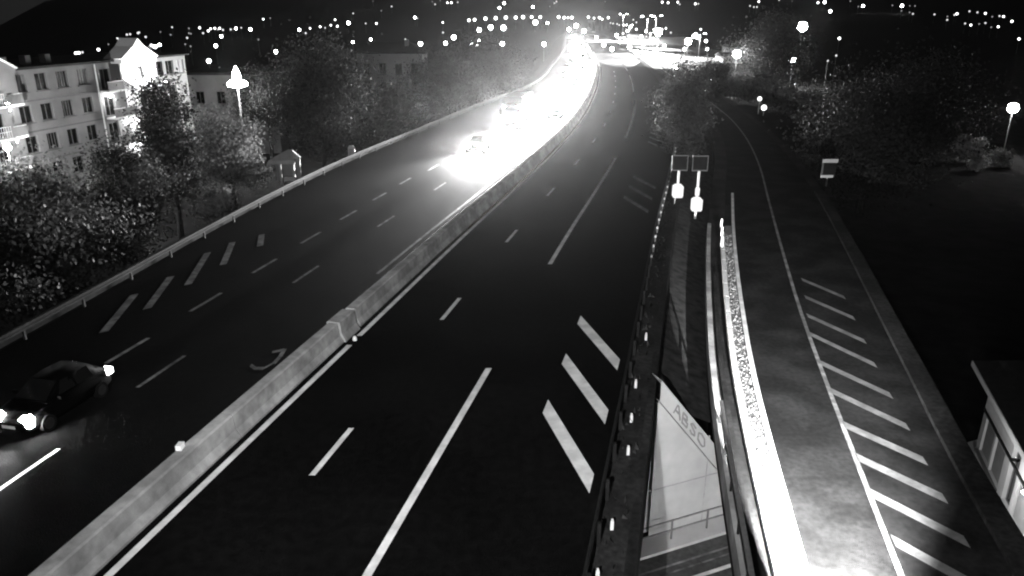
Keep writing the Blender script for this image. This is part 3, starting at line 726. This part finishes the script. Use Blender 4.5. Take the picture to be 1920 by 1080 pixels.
# rear side lamp glow behind the near car
HP = 98000
c1 = make_car(M['silverpaint'], HP)
tag(place_vehicle(c1, 80, -8.2), "foremost car of the oncoming stream, glare pool in front", "car", "oncoming vehicles on the left carriageway")
lo = make_lorry(210000)
tag(place_vehicle(lo, 98, -8.0), "oncoming lorry with blinding headlights behind the foremost car", "lorry", "oncoming vehicles on the left carriageway")
labs = ["car nearest the barrier with two separate headlight glares", "first car of the dense white queue in the bend", "second car of the dense white queue in the bend"]
for k, (y, off) in enumerate(((106.5,-3.9),(127,-4.1),(141,-7.6),(155,-4.2),(172,-7.6),(190,-4.3),(212,-7.4),(238,-4.3),(268,-7.2),(305,-4.3),(350,-7),(400,-4.3),(455,-7))):
    o = copy_tree(c1)
    place_vehicle(o, y, off)
    if y > 150:
        bm_ = [q for q in o.children if q.type == 'LIGHT']
        bpy.data.objects.remove(bm_[1])
    tag(o, labs[k] if k < 3 else ORD[k - 1] + " car, counted from the front, in the white queue at the bend", "car", "oncoming vehicles on the left carriageway")

# ------------------------------------------------------------------ twin signs on the nose between the roads
def road_sign(x, y, ztop, zbot, wd, label, blk, zb):
    e = tag(empty("road_sign", (x, y, -.6)), label, "sign", "twin signs between motorway and ramp")
    z0 = .6
    MB().bar((0,0,0), (0,0,ztop+z0-.1), .09, 8).build("post", M['rail'], e)
    MB().box(-wd/2, wd/2, -.13, -.10, zbot+z0, ztop+z0).build("panel", M['signdark'], e)
    f = MB()
    for (a, b_, c_, d) in ((-wd/2-.03, wd/2+.03, ztop, ztop+.09), (-wd/2-.03, wd/2+.03, zbot-.09, zbot), (-wd/2-.03, -wd/2+.03, zbot, ztop), (wd/2-.03, wd/2+.03, zbot, ztop)):
        f.box(a, b_, -.15, -.09, c_+z0, d+z0)
    f.build("frame", M['signgrey'], e)
    w_, z_, h_ = blk
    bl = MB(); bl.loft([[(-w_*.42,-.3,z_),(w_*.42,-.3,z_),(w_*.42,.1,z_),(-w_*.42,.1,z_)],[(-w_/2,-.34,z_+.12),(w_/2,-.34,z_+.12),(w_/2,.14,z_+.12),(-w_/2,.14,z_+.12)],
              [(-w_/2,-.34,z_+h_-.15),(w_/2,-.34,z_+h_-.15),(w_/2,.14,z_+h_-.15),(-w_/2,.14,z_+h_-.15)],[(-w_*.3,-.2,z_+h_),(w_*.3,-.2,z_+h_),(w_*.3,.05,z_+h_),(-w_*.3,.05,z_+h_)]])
    bl.build("glow_block", E_['markerglow'], e, False)  # white marker block whose brightness is emission, no lamp inside
    MB().lathe([(.16,zb),(.17,zb+.5),(.1,zb+.6)], (0,0,0), 10).build("glow_sleeve", E_['markerglow'], e)
E_['markerglow'] = emis("self_lit_marker_white", 1.1)  # glow given to the white blocks and sleeves on the sign posts
road_sign(12.4, 55.8, 3.75, 2.75, 1.12, "left of the twin square signs, its glowing white block higher up the post", (.74, 1.25, 1.0), .62)
road_sign(13.5, 54.2, 4.0, 3.05, 1.08, "right of the twin square signs, its glowing white block near the ground", (.74, .62, 1.0), 1.75)

# framed sign at right beside the dark tree
e = tag(empty("road_sign", (27.8, 66, -.8)), "lone rectangular sign with pale bands beside the dark right-hand trees", "sign")
MB().bar((0,.06,0), (0,.06,2.3), .06, 8).build("post", M['steel'], e)
MB().box(-.62, .62, -.03, .0, .85, 2.4).build("panel", M['signdark'], e)
MB().box(-.66, .70, -.07, -.03, 2.12, 2.44).build("upper_band", M['shutter'], e)
MB().box(-.66, .45, -.07, -.03, .80, 1.02).build("lower_band", M['shutter'], e)
MB().box(-.68, -.52, -.08, -.035, 1.02, 2.12).build("side_band", M['signgrey'], e)
for (x, y, z, r, lab) in ((35.1,110,2.1,.30,"higher of the two bollard lamps by the lit hedge"), (35.2,108,1.1,.38,"lower, larger of the two bollard lamps by the lit hedge")):
    e = tag(empty("bollard_lamp", (x, y, -.02)), lab, "lamp", "pair of bollard lamps by the hedge")
    MB().bar((0,0,0), (0,0,z - r), .07, 8).build("post", M['steel'], e); MB().sphere((0,0,z), r, 12, 7).build("globe", emis("bollard_globe", 3.0), e, True)

# kiosk, cabinet and parked van behind the left guard rail
e = tag(empty("bus_shelter", (-19.9, 66, -.5)), "small white shelter with a pitched roof behind the left guard rail", "shelter")
MB().loft([[(-1.15,-.9,2.15),(1.15,-.9,2.15),(1.15,-.9,2.0),(-1.15,-.9,2.0)],[(.35,.1,2.95),(.75,.1,2.95),(.75,.1,2.8),(.35,.1,2.8)],[(-1.15,1.1,2.15),(1.15,1.1,2.15),(1.15,1.1,2.0),(-1.15,1.1,2.0)]]).build("roof", M['shutter'], e)
MB().box(-1.2, 1.2, -1.02, -.94, 1.86, 2.04).build("fascia", M['shutter'], e)
for x in (-.2, .95): MB().box(x-.08, x+.08, -.8, -.6, 0, 2.0).build("post", M['shutter'], e)
MB().box(-1.1, 1.1, .9, 1.0, 0, 2.0).build("rear_panel", M['frame'], e)
MB().box(.0, 1.0, -.7, -.2, .35, .6).build("bench", M['shutter'], e)
e = tag(empty("roadside_cabinet", (-16.5, 78, -.4)), "pale round-topped cabinet behind the left guard rail", "cabinet")
MB().loft([[(-.32,-.2,0),(.32,-.2,0),(.32,.2,0),(-.32,.2,0)],[(-.32,-.2,1.0),(.32,-.2,1.0),(.32,.2,1.0),(-.32,.2,1.0)],[(-.2,-.14,1.2),(.2,-.14,1.2),(.2,.14,1.2),(-.2,.14,1.2)]]).build("cabinet_body", M['palewall'], e)
MB().box(-.27,.27,-.225,-.205,.1,.9).build("door", M['concrete'], e)
e = copy_tree(near); e.location = (-15.5, 96, -3.2); e.rotation_euler = (0, 0, 1.2)
for o in list(e.children):
    if o.type == 'LIGHT' or o.name.startswith(("headlight", "tail")): bpy.data.objects.remove(o)
    elif o.name.startswith(("roof", "body", "mirror")): o.data = o.data.copy(); o.data.materials[0] = M['silverpaint']
tag(e, "silver parked car half hidden among the left trees", "car"); e.pop("group", None)

# ------------------------------------------------------------------ apartment block
ap = tag(empty("apartment_building", (-46.5, 72, -6), math.atan2(26, 5.5)), "grey four-storey apartment block with floodlit gabled bay and balconies", "building")
X0, X1, H = -13.0, 27.2, 14.6
floors = [H - 2.85 * k for k in range(1, 6)]
def opening_wall(x0, x1, z0, z1, ops, y0, dep, name, m, parent):
    xs = sorted({x0, x1, *[o[0] for o in ops], *[o[1] for o in ops]}); zs = sorted({z0, z1, *[o[2] for o in ops], *[o[3] for o in ops]})
    mb = MB()
    for i in range(len(xs) - 1):
        for j in range(len(zs) - 1):
            cx, cz = (xs[i] + xs[i+1]) / 2, (zs[j] + zs[j+1]) / 2
            if any(o[0] < cx < o[1] and o[2] < cz < o[3] for o in ops): continue
            mb.poly([(xs[i],y0,zs[j]),(xs[i+1],y0,zs[j]),(xs[i+1],y0,zs[j+1]),(xs[i],y0,zs[j+1])])
    for (a, b_, c_, d) in ops:
        mb.poly([(a,y0,c_),(b_,y0,c_),(b_,y0+dep,c_),(a,y0+dep,c_)]); mb.poly([(a,y0,d),(b_,y0,d),(b_,y0+dep,d),(a,y0+dep,d)])
        mb.poly([(a,y0,c_),(a,y0,d),(a,y0+dep,d),(a,y0+dep,c_)]); mb.poly([(b_,y0,c_),(b_,y0,d),(b_,y0+dep,d),(b_,y0+dep,c_)])
    return mb.build(name, m, parent)
def window(a, b_, c_, d, y, parent, bars=1, curtain=False):
    f = MB(); t = .06
    f.box(a, a+t, y-.03, y+.04, c_, d); f.box(b_-t, b_, y-.03, y+.04, c_, d); f.box(a+t, b_-t, y-.03, y+.04, d-t, d); f.box(a+t, b_-t, y-.03, y+.04, c_, c_+t)
    for k in range(bars):
        x = a + (b_-a) * (k+1) / (bars+1); f.box(x-.03, x+.03, y-.025, y+.03, c_+t, d-t)
    wn = f.build("window", M['frame'], parent)
    p = MB(); p.poly([(a+t,y+.01,c_+t),(b_-t,y+.01,c_+t),(b_-t,y+.01,d-t),(a+t,y+.01,d-t)]); p.build("pane", M['curtain'] if curtain else M['glass'], wn)
    MB().box(a-.12, b_+.12, y-.34, y-.2, c_-.09, c_).build("sill", M['frame'], wn)
random.seed(8)
wx = [-11.5,-8.8, 1.4, 4.0, 6.7, 9.5, 21.9, 24.0, 26.1]
ops = []
for fz in floors:
    if fz < .2: continue
    for x in wx:
        ops.append((x - .74, x + .74, fz + .8, fz + 2.4))
BAYS = [(-6.6, .2, -4.6, -1.7), (11.6, 20.6, 15.5, 18.3)]
for (b0, b1, t0, t1) in BAYS:
    for fz in floors:
        if fz < .2: continue
        for (a, c_) in ((b0 + .4, b0 + 2.0), (b1 - 1.9, b1 - .5)):
            if c_ < t0 - .1 or a > t1 + .1: ops.append((a, c_, fz + .1, fz + 2.2))
opening_wall(X0, X1, 0, H, ops, 0, .22, "wall", M['facade'], ap)
sw = MB(); sw.poly([(X1,0,0),(X1,11,0),(X1,11,H),(X1,0,H)]); sw.poly([(X0,0,0),(X0,11,0),(X0,11,H),(X0,0,H)]); sw.poly([(X0,11,0),(X1,11,0),(X1,11,H),(X0,11,H)])
sw.poly([(X0,.6,0),(X1,.6,0),(X1,.6,H),(X0,.6,H)])
sw.build("wall", M['facade'], ap)
for (a, b_, c_, d) in ops: window(a, b_, c_, d, .2, ap, random.choice((1, 1, 3)), random.random() < .12)
for fz in floors[:4]:
    q = MB(); q.box(X0, 11.5, -.05, -.002, fz - .12, fz + .02); q.build("string_course", M['frame'], ap)
rf = MB(); e_ = .45
rf.loft([[(X0-e_,-e_,H),(X1+e_,-e_,H),(X1+e_,11+e_,H),(X0-e_,11+e_,H)],[(X0-e_,-e_,H+.22),(X1+e_,-e_,H+.22),(X1+e_,11+e_,H+.22),(X0-e_,11+e_,H+.22)],[(X0+3.5,5,H+.5),(X1-3.5,5,H+.5),(X1-3.5,6,H+.5),(X0+3.5,6,H+.5)]])
roof = rf.build("roof", M['roof'], ap)
for x in (-9, 1.4, 4.2, 6.7, 22.5):
    MB().box(x-.33, x+.33, 1.2, 1.9, H+.2, H+1.15).build("chimney", M['facade'], roof)
dp = MB(); dp.bar((11.3,-.12,.3),(11.3,-.12,H-.1),.07,6); dp.build("drainpipe", M['whitewash'], ap)
for (b0, b1, t0, t1) in BAYS:
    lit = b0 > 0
    ty = -1.3
    # tower with balcony-door openings
    tops = [(t0 + .75, t1 - .75, fz + .05, fz + 2.25) for fz in floors if fz > .2]
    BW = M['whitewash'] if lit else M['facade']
    opening_wall(t0, t1, 0, H + .3, tops, ty, .3, "tower_front", BW, ap)
    s_ = MB()
    for x in (t0, t1): s_.poly([(x,ty,0),(x,0,0),(x,0,H+.3),(x,ty,H+.3)])
    s_.poly([(t0+.02,ty+.5,0),(t1-.02,ty+.5,0),(t1-.02,ty+.5,H+.3),(t0+.02,ty+.5,H+.3)])
    s_.build("tower_side", BW, ap)
    for (a, b_, c_, d) in tops:
        window(a, b_, c_, d, ty + .26, ap, 1)
        rl = MB().box(a-.1, b_+.1, ty-.38, ty-.34, c_+1.0, c_+1.05).build("balustrade", M['rail'], ap)
        MB().box(a-.1, b_+.1, ty-.38, ty-.34, c_+.55, c_+.6).build("rail", M['rail'], rl)
        n = 7
        for i in range(n):
            x = a - .08 + (b_ - a + .16) * i / (n - 1); MB().box(x-.015, x+.015, ty-.37, ty-.35, c_+.05, c_+1.0).build("bar", M['rail'], rl)
        MB().box(a-.25, b_+.25, ty-.42, ty+.0, c_-.2, c_-.03).build("balcony_slab", M['whitewash'], ap)
    # gable head
    gh = MB(); ga, gb = t0 - 1.5, t1 + 1.5; zb = H - 2.6; gy = ty - .12
    outl = [(ga,zb+1.3),(t0-.05,zb+.2),(t0-.05,zb+2.2),(t1+.05,zb+2.2),(t1+.05,zb+.2),(gb,zb+1.3),(gb,H+.25),((t0+t1)/2,H+2.15),(ga,H+.25)]
    fr_ = [(ga,H-1.4),(gb,H-1.4),(gb,H+.2),((t0+t1)/2+.9,H+1.35),((t0+t1)/2,H+2.2),((t0+t1)/2-.9,H+1.35),(ga,H+.2)]
    fr_ = [(x, z) for x, z in fr_]
    fr2_ = [(ga,H-.2),(gb,H-.2),(gb,H+.25),((t0+t1)/2+.9,H+1.4),((t0+t1)/2,H+2.2),((t0+t1)/2-.9,H+1.4),(ga,H+.25)]
    gh.loft([[(x,gy,z) for x,z in fr2_],[(x,.6,z) for x,z in fr2_]])
    gh.build("gable", BW, ap)
    for (sa, sb) in ((ga, t0 - .02), (t1 + .02, gb)):
        MB().box(sa, sb, ty + .1, ty + .35, floors[0] + .02, H - .21).build("gable_wing", BW, ap)
    cr = MB()
    for (sg_) in (-1, 1):
        xm = (t0+t1)/2
        cr.loft([[(xm,gy-.15,H+2.2),(xm,gy-.15,H+2.36),(xm,.7,H+2.36),(xm,.7,H+2.2)],[(xm+sg_*.9,gy-.15,H+1.4),(xm+sg_*.95,gy-.15,H+1.53),(xm+sg_*.95,.7,H+1.53),(xm+sg_*.9,.7,H+1.4)],[(xm+sg_*2.95,gy-.15,H+.25),(xm+sg_*3.1,gy-.15,H+.33),(xm+sg_*3.1,.7,H+.33),(xm+sg_*2.95,.7,H+.25)]])
    cr.build("gable_cornice", M['whitewash'], ap)
    for k, fz in enumerate(floors):
        if fz < .2: continue
        for (a, c_) in ((b0 + (.3 if k else 0), t0 - .02), (t1 + .02, b1 - (.3 if k else 0))):
            MB().box(a, c_, ty + .1, -.002, fz - .2, fz - .02).build("balcony_slab", M['whitewash'], ap)
            MB().box(a, c_, ty + .1, ty + .2, fz + .0, fz + .85).build("parapet", M['facade'], ap)
            MB().box(a, c_, ty + .08, ty + .22, fz + .87, fz + .93).build("handrail", M['rail'], ap)
    # wall lamps of the bay
    z_ = floors[0] + 1.4
    for x in ((t0 - .9, t1 + .9) if lit else ((t0+t1)/2,)):
        hd = MB(); hd.box(x-.14, x+.14, ty-1.5, ty-1.25, z_-1.2, z_-1.06); hd.bar((x,ty+.1,z_-1.5),(x,ty-1.4,z_-1.15),.025); 
        fl_ = hd.build("floodlight", M['darksteel'], ap)
        MB().box(x-.11, x+.11, ty-1.47, ty-1.28, z_-1.06, z_-1.03).build("lens", E_['lumin'], fl_)
        spot("flood_light", (x, ty-1.37, z_-.98), ((t0+t1)/2, ty, z_ + 1.6), 2600 if lit else 60, R(150), .7, ap, .1)
    if lit:
        for (x, fz) in ((b0 + 1.2, floors[1]), (t0 - .6, floors[2]), (t0 - .6, floors[3]), (b0 + 1.0, floors[1])):
            bl = MB(); bl.sphere((x, -.35, fz + 2.2), .12, 8, 5); bl.build("ceiling_lamp", E_['globe'], ap, True); 
            point("balcony_light", (x, -.5, fz + 1.95), 120, ap, .08)
    else:
        for fz in floors[1:4]:
            bl = MB(); bl.sphere((b1 - 1.0, -.35, fz + 2.3), .12, 8, 5); bl.build("ceiling_lamp", E_['globe'], ap, True)
            point("balcony_light", (b1 - .9, -1.6, fz + 2.2), 90, ap, .08)
# lamp on the forecourt left of the trees
globe_lamp((-40.2, 60.5, -6), 9.6, .28, 13000, "forecourt globe lamp between apartment block and leftmost trees")

# lower neighbour right of the block
e = tag(empty("low_building", (-47, 112, -6)), "low dark flat-roofed annex just right of the apartment block", "building")
MB().box(0, 13, 0, 8, 0, 11.2).build("wall", M['facade'], e); MB().box(-.5, 13.6, -.6, 8.5, 11.2, 11.6).build("roof", M['roof'], e)
for x in (1.5, 4.5, 7.5, 10.5): window(x, x+1.2, 7.2, 8.9, -.03, e)

# house behind the left trees
e = tag(empty("house", (-29.5, 150, -6)), "pale house with dark hipped roof behind the left trees", "house")
opening_wall(0, 12.5, 0, 12.2, [(1.2,2.5,8.4,10.4),(4.2,5.5,8.4,10.4),(7.2,8.5,8.4,10.4),(10.2,11.4,8.4,10.4),(1.2,2.5,5,7),(4.2,5.5,5,7),(7.2,8.5,5,7),(10.2,11.4,5,7)], 0, .2, "wall", M['palewall'], e)
for x in (1.2,4.2,7.2,10.2):
    for z in (8.4, 5.0): window(x, x + (1.3 if x < 10 else 1.2), z, z + 2.0, .18, e)
for x in (0, 12.5):
    q = MB(); q.poly([(x,0,0),(x,9,0),(x,9,12.2),(x,0,12.2)]); q.build("side_wall", M['palewall'], e)
MB().loft([[(-.7,-.8,12.2),(13.2,-.8,12.2),(13.2,9.7,12.2),(-.7,9.7,12.2)],[(-.7,-.8,12.4),(13.2,-.8,12.4),(13.2,9.7,12.4),(-.7,9.7,12.4)],[(3,4,14.2),(9.5,4,14.2),(9.5,5,14.2),(3,5,14.2)]]).build("roof", M['roof'], e)
MB().box(9,9.7,2,2.7,12.9,14.6).build("chimney", M['palewall'], e)

# ------------------------------------------------------------------ building at the right edge, below the ramp
P0 = Vector((21.9, 31.0, 0)); P1 = Vector((19.1, 22.5, 0)); dd = (P1 - P0).normalized(); LL = 16.0
rb = tag(empty("villa", (P0.x, P0.y, -6), math.atan2(dd.y, dd.x)), "pale villa with slatted blinds at the lower right edge", "house")
# local x towards the viewer, y = left normal (rotate dd +90deg -> away from ramp)
HB = 4.3
wops = [(.5, 2.0, .6, 2.3), (2.2, 3.7, .6, 2.3), (4.4, 5.4, .6, 3.7), (5.7, 7.4, .6, 2.3)]
opening_wall(0, LL, 0, HB, wops, 0, .2, "wall", M['palewall'], rb)
q = MB(); q.poly([(0,0,0),(0,8,0),(0,8,HB),(0,0,HB)]); q.build("side_wall", M['palewall'], rb)
q = MB(); q.poly([(0,.7,0),(LL,.7,0),(LL,.7,HB),(0,.7,HB)]); q.build("inner_wall", M['darkconc'], rb)
for k, (a, b_, c_, d) in enumerate(wops):
    window(a, b_, c_, d, .19, rb, 1)
    if k != 2:
        bl = MB().box(a+.05, b_-.05, .10, .12, d-.12, d-.02).build("blind", M['shutter'], rb)
        z = d - .16
        while z > c_ + .05:
            MB().box(a+.05, b_-.05, .09, .13, z-.07, z).build("slat", M['shutter'], bl); z -= .1
q = MB(); q.loft([[(-.6,-.75,HB),(LL,-.75,HB),(LL,8,HB),(-.6,8,HB)],[(-.6,-.75,HB+.28),(LL,-.75,HB+.28),(LL,8,HB+.28),(-.6,8,HB+.28)],[(1,3,HB+1.6),(LL,3,HB+1.6),(LL,5,HB+1.6),(1,5,HB+1.6)]]); q.build("roof", M['roof'], rb)
MB().box(-.62, LL, -.79, -.752, HB+.02, HB+.26).build("fascia", M['palewall'], rb)
MB().box(-.02, LL, -.06, -.004, 2.42, 2.56).build("string_course", M['darkconc'], rb)
ltr = MB(); ltr.box(6.98,7.1,-.3,-.02,2.66,2.74); wl_ = ltr.build("wall_lamp", M['darksteel'], rb); MB().sphere((7.04,-.25,2.6), .06, 8, 5).build("bulb", E_['globe'], wl_, True)
point("villa_light", (7.04, -1.6, 2.55), 420, rb, .12)

# ------------------------------------------------------------------ vegetation
import numpy as np
def tree(name, label, cat, base, cz, rx, rz, n, seed, m, leaf=.34, group=None, clumps=46, trunk=True, top_heavy=0.0):
    rng = np.random.default_rng(seed)
    e = tag(empty(name, base), label, cat, group)
    h = cz - base[2]
    C = rng.normal(size=(clumps, 3)); C /= np.linalg.norm(C, axis=1)[:, None]
    C *= (rng.random(clumps) ** .45)[:, None] * .86
    if top_heavy: C[:, 0:2] *= (1 - top_heavy * (C[:, 2:3] * .5 + .5))
    C *= np.array([rx, rx, rz]); C[:, 2] += h
    if trunk:
        t = MB(); hh = h + rz * .35
        pts = [(0,0,0), (.1,.05,hh*.35), (-.08,.1,hh*.7), (.05,0,hh)]; t.tube(pts, [.30,.22,.15,.06], 8)
        for k in range(9):
            c_ = C[k]; z0 = max(h * .3, min(hh * .9, c_[2] - rx * .5)); t.tube([(0,0,z0), tuple(c_ * np.array([.5,.5,1]) * 1.0), tuple(c_)], [.11,.07,.02], 5)
        t.build("trunk", M['bark'], e, True)
    idx = rng.integers(0, clumps, n)
    sc_ = (rx * .26) * (.7 + .6 * rng.random(clumps))
    Pp = C[idx] + rng.normal(size=(n, 3)) * sc_[idx][:, None] * np.array([1, 1, .8])
    d = Pp - np.array([0, 0, h]); d /= (np.linalg.norm(d, axis=1)[:, None] + 1e-6)
    nr = d * .8 + rng.normal(size=(n, 3)) * .7; nr /= np.linalg.norm(nr, axis=1)[:, None]
    u = np.cross(nr, rng.normal(size=(n, 3))); u /= np.linalg.norm(u, axis=1)[:, None]; v = np.cross(nr, u)
    s = (leaf * (.6 + .8 * rng.random(n)))[:, None]
    V = np.stack([Pp - u * s * .5, Pp + v * s * .28, Pp + u * s * .5, Pp - v * s * .28], 1).reshape(-1, 3)
    me = bpy.data.meshes.new("crown"); me.vertices.add(4 * n); me.vertices.foreach_set("co", V.ravel())
    me.loops.add(4 * n); me.loops.foreach_set("vertex_index", np.arange(4 * n, dtype=np.int32))
    me.polygons.add(n); me.polygons.foreach_set("loop_start", np.arange(0, 4 * n, 4, dtype=np.int32)); me.polygons.foreach_set("loop_total", np.full(n, 4, dtype=np.int32))
    me.materials.append(m); me.update(); me.validate()
    link("crown", me, e)
    return e
T = lambda lab, x, y, cz, rx, rz, n, seed, m='leaf', bz=-6, leaf=.36, **k: tree('tree', lab, 'tree', (x, y, bz), cz, rx, rz, int(n * 2.0), seed, M[m], leaf * .68, **k)
gl_ = "trees along the left of the motorway"
T("broad bushy tree below the apartment block, nearest the left edge", -29.0, 46, -1.1, 5.0, 4.6, 15000, 1, group=gl_, leaf=.40)
T("brightly lit tree top in front of the apartment windows", -35.5, 54, -.1, 3.8, 3.6, 10000, 2, 'leaflit', group=gl_, leaf=.4)
T("tall narrow dark tree covering the right of the apartment block", -28.6, 63, 3.6, 2.9, 6.0, 9000, 3, 'leafdark', group=gl_, top_heavy=.5)
T("mid-sized tree between the bright tree top and the narrow dark tree", -30.2, 57, .6, 3.6, 4.0, 9000, 4, group=gl_)
T("pale tree lit by the dish lantern", -26.0, 69, 2.0, 3.0, 4.4, 9000, 5, 'leaflit', group=gl_)
T("large dark tree rising above the shelter", -21.5, 86, 4.6, 5.2, 7.2, 16000, 6, 'leafdark', group=gl_, leaf=.42)
T("dark tree standing behind the dish lantern's pale tree", -33.0, 104, 3.0, 4.0, 4.6, 8000, 7, 'leafdark', group=gl_)
T("round tree in front of the pale house", -16.5, 106, 1.2, 4.2, 4.4, 9000, 8, group=gl_)
T("hazy broad tree above the lorry", -10.2, 127, 2.2, 6.2, 6.0, 12000, 9, 'leaf', group=gl_, leaf=.45)
T("hazy tree by the far end of the left guard rail", -3.5, 153, 2.6, 6.0, 5.6, 10000, 10, 'leaf', group=gl_, leaf=.45)
T("dark tree behind the house's right corner", -8.0, 175, 3.5, 6.5, 5.8, 9000, 21, 'leafdark', group=gl_, leaf=.5)
T("dark low tree at the left edge beside the guard rail", -25.6, 36.0, -1.6, 2.6, 2.8, 7000, 11, group=gl_)
tree("bush", "small brightly lit round bush just behind the guard rail", "bush", (-24.2, 60, -3.4), -1.0, 1.5, 1.6, 3500, 12, M['leaflit'], .28, clumps=24, trunk=False)
tree("bush", "low dark bush behind the guard rail near the left edge", "bush", (-24.6, 42, -3.5), -1.6, 2.2, 1.6, 4000, 13, M['leaf'], .3, clumps=24, trunk=False)
T("grey shrubby tree growing between the roads behind the twin signs", 17.4, 78, 4.3, 2.7, 5.2, 9000, 14, 'leaf', -.6)
T("big black tree mass at right beside the lone sign", 35.8, 76, 2.2, 6.6, 6.4, 14000, 15, 'leafunlit', leaf=.42)
T("dark tree behind the big black tree mass at right", 52, 98, 2.6, 6.8, 6.4, 11000, 16, 'leafunlit', leaf=.45)
T("dim tree under the very bright high lamp", 66, 200, 4.5, 9, 7.6, 10000, 17, 'leafdark', leaf=.7)
T("dim tree behind the lamp at the right edge", 69, 119, -1.8, 4.6, 3.6, 6000, 18, 'leafdark')
T("grey tree filling the gap between motorway and lit yard", 38.5, 150, 1.2, 3.6, 4.6, 7000, 22, 'leaf', leaf=.4)
for k, (x, y, z, r, s) in enumerate(((63.5,104,-4.2,1.7,31),(65.6,101.5,-4.8,1.4,32),(60.6,99,-5.0,1.2,33),(61.8,104.5,-3.4,1.3,34))):
    tree("bush", ["largest", "rightmost", "lowest", "uppermost"][k] + " of the lit bushes below the right-edge lamp", "bush", (x, y, -6), z, r, r*.95, 1800, s, M['leaflit'], .3, clumps=14, trunk=False, group="bushes below the right-edge lamp")
random.seed(77)
hp = [(43.5,170),(44.4,164),(45.2,158),(46,152),(46.6,146.5),(47.2,141),(47.8,136),(48.2,131),(48.6,126.5),(49,122)]
for k, (x, y) in enumerate(hp):
    r = random.uniform(2.2, 3.1)
    tree("hedge_bush", ORD[k] + " bush from the left in the lit hedge row under the globe lamps", "bush", (x + 6, y + 22, -6), -2.6 + random.uniform(-.5, .9), r, r * random.uniform(.9, 1.2), 2600, 40 + k, M['leaflit'], .4, clumps=18, trunk=False, group="lit hedge row")

# ------------------------------------------------------------------ haze
hz = MB().box(-2500, 2500, -400, 2600, -150, 170)
hm = bpy.data.materials.new("night_haze"); hm.use_nodes = True
t = hm.node_tree; t.nodes.clear()
pv = t.nodes.new("ShaderNodeVolumePrincipled"); pv.inputs["Color"].default_value = (1, 1, 1, 1); pv.inputs["Density"].default_value = .00003; pv.inputs["Anisotropy"].default_value = .92
ou = t.nodes.new("ShaderNodeOutputMaterial"); t.links.new(pv.outputs[0], ou.inputs["Volume"])
hm.cycles.homogeneous_volume = True
tag(hz.build("haze", hm), kind="stuff")
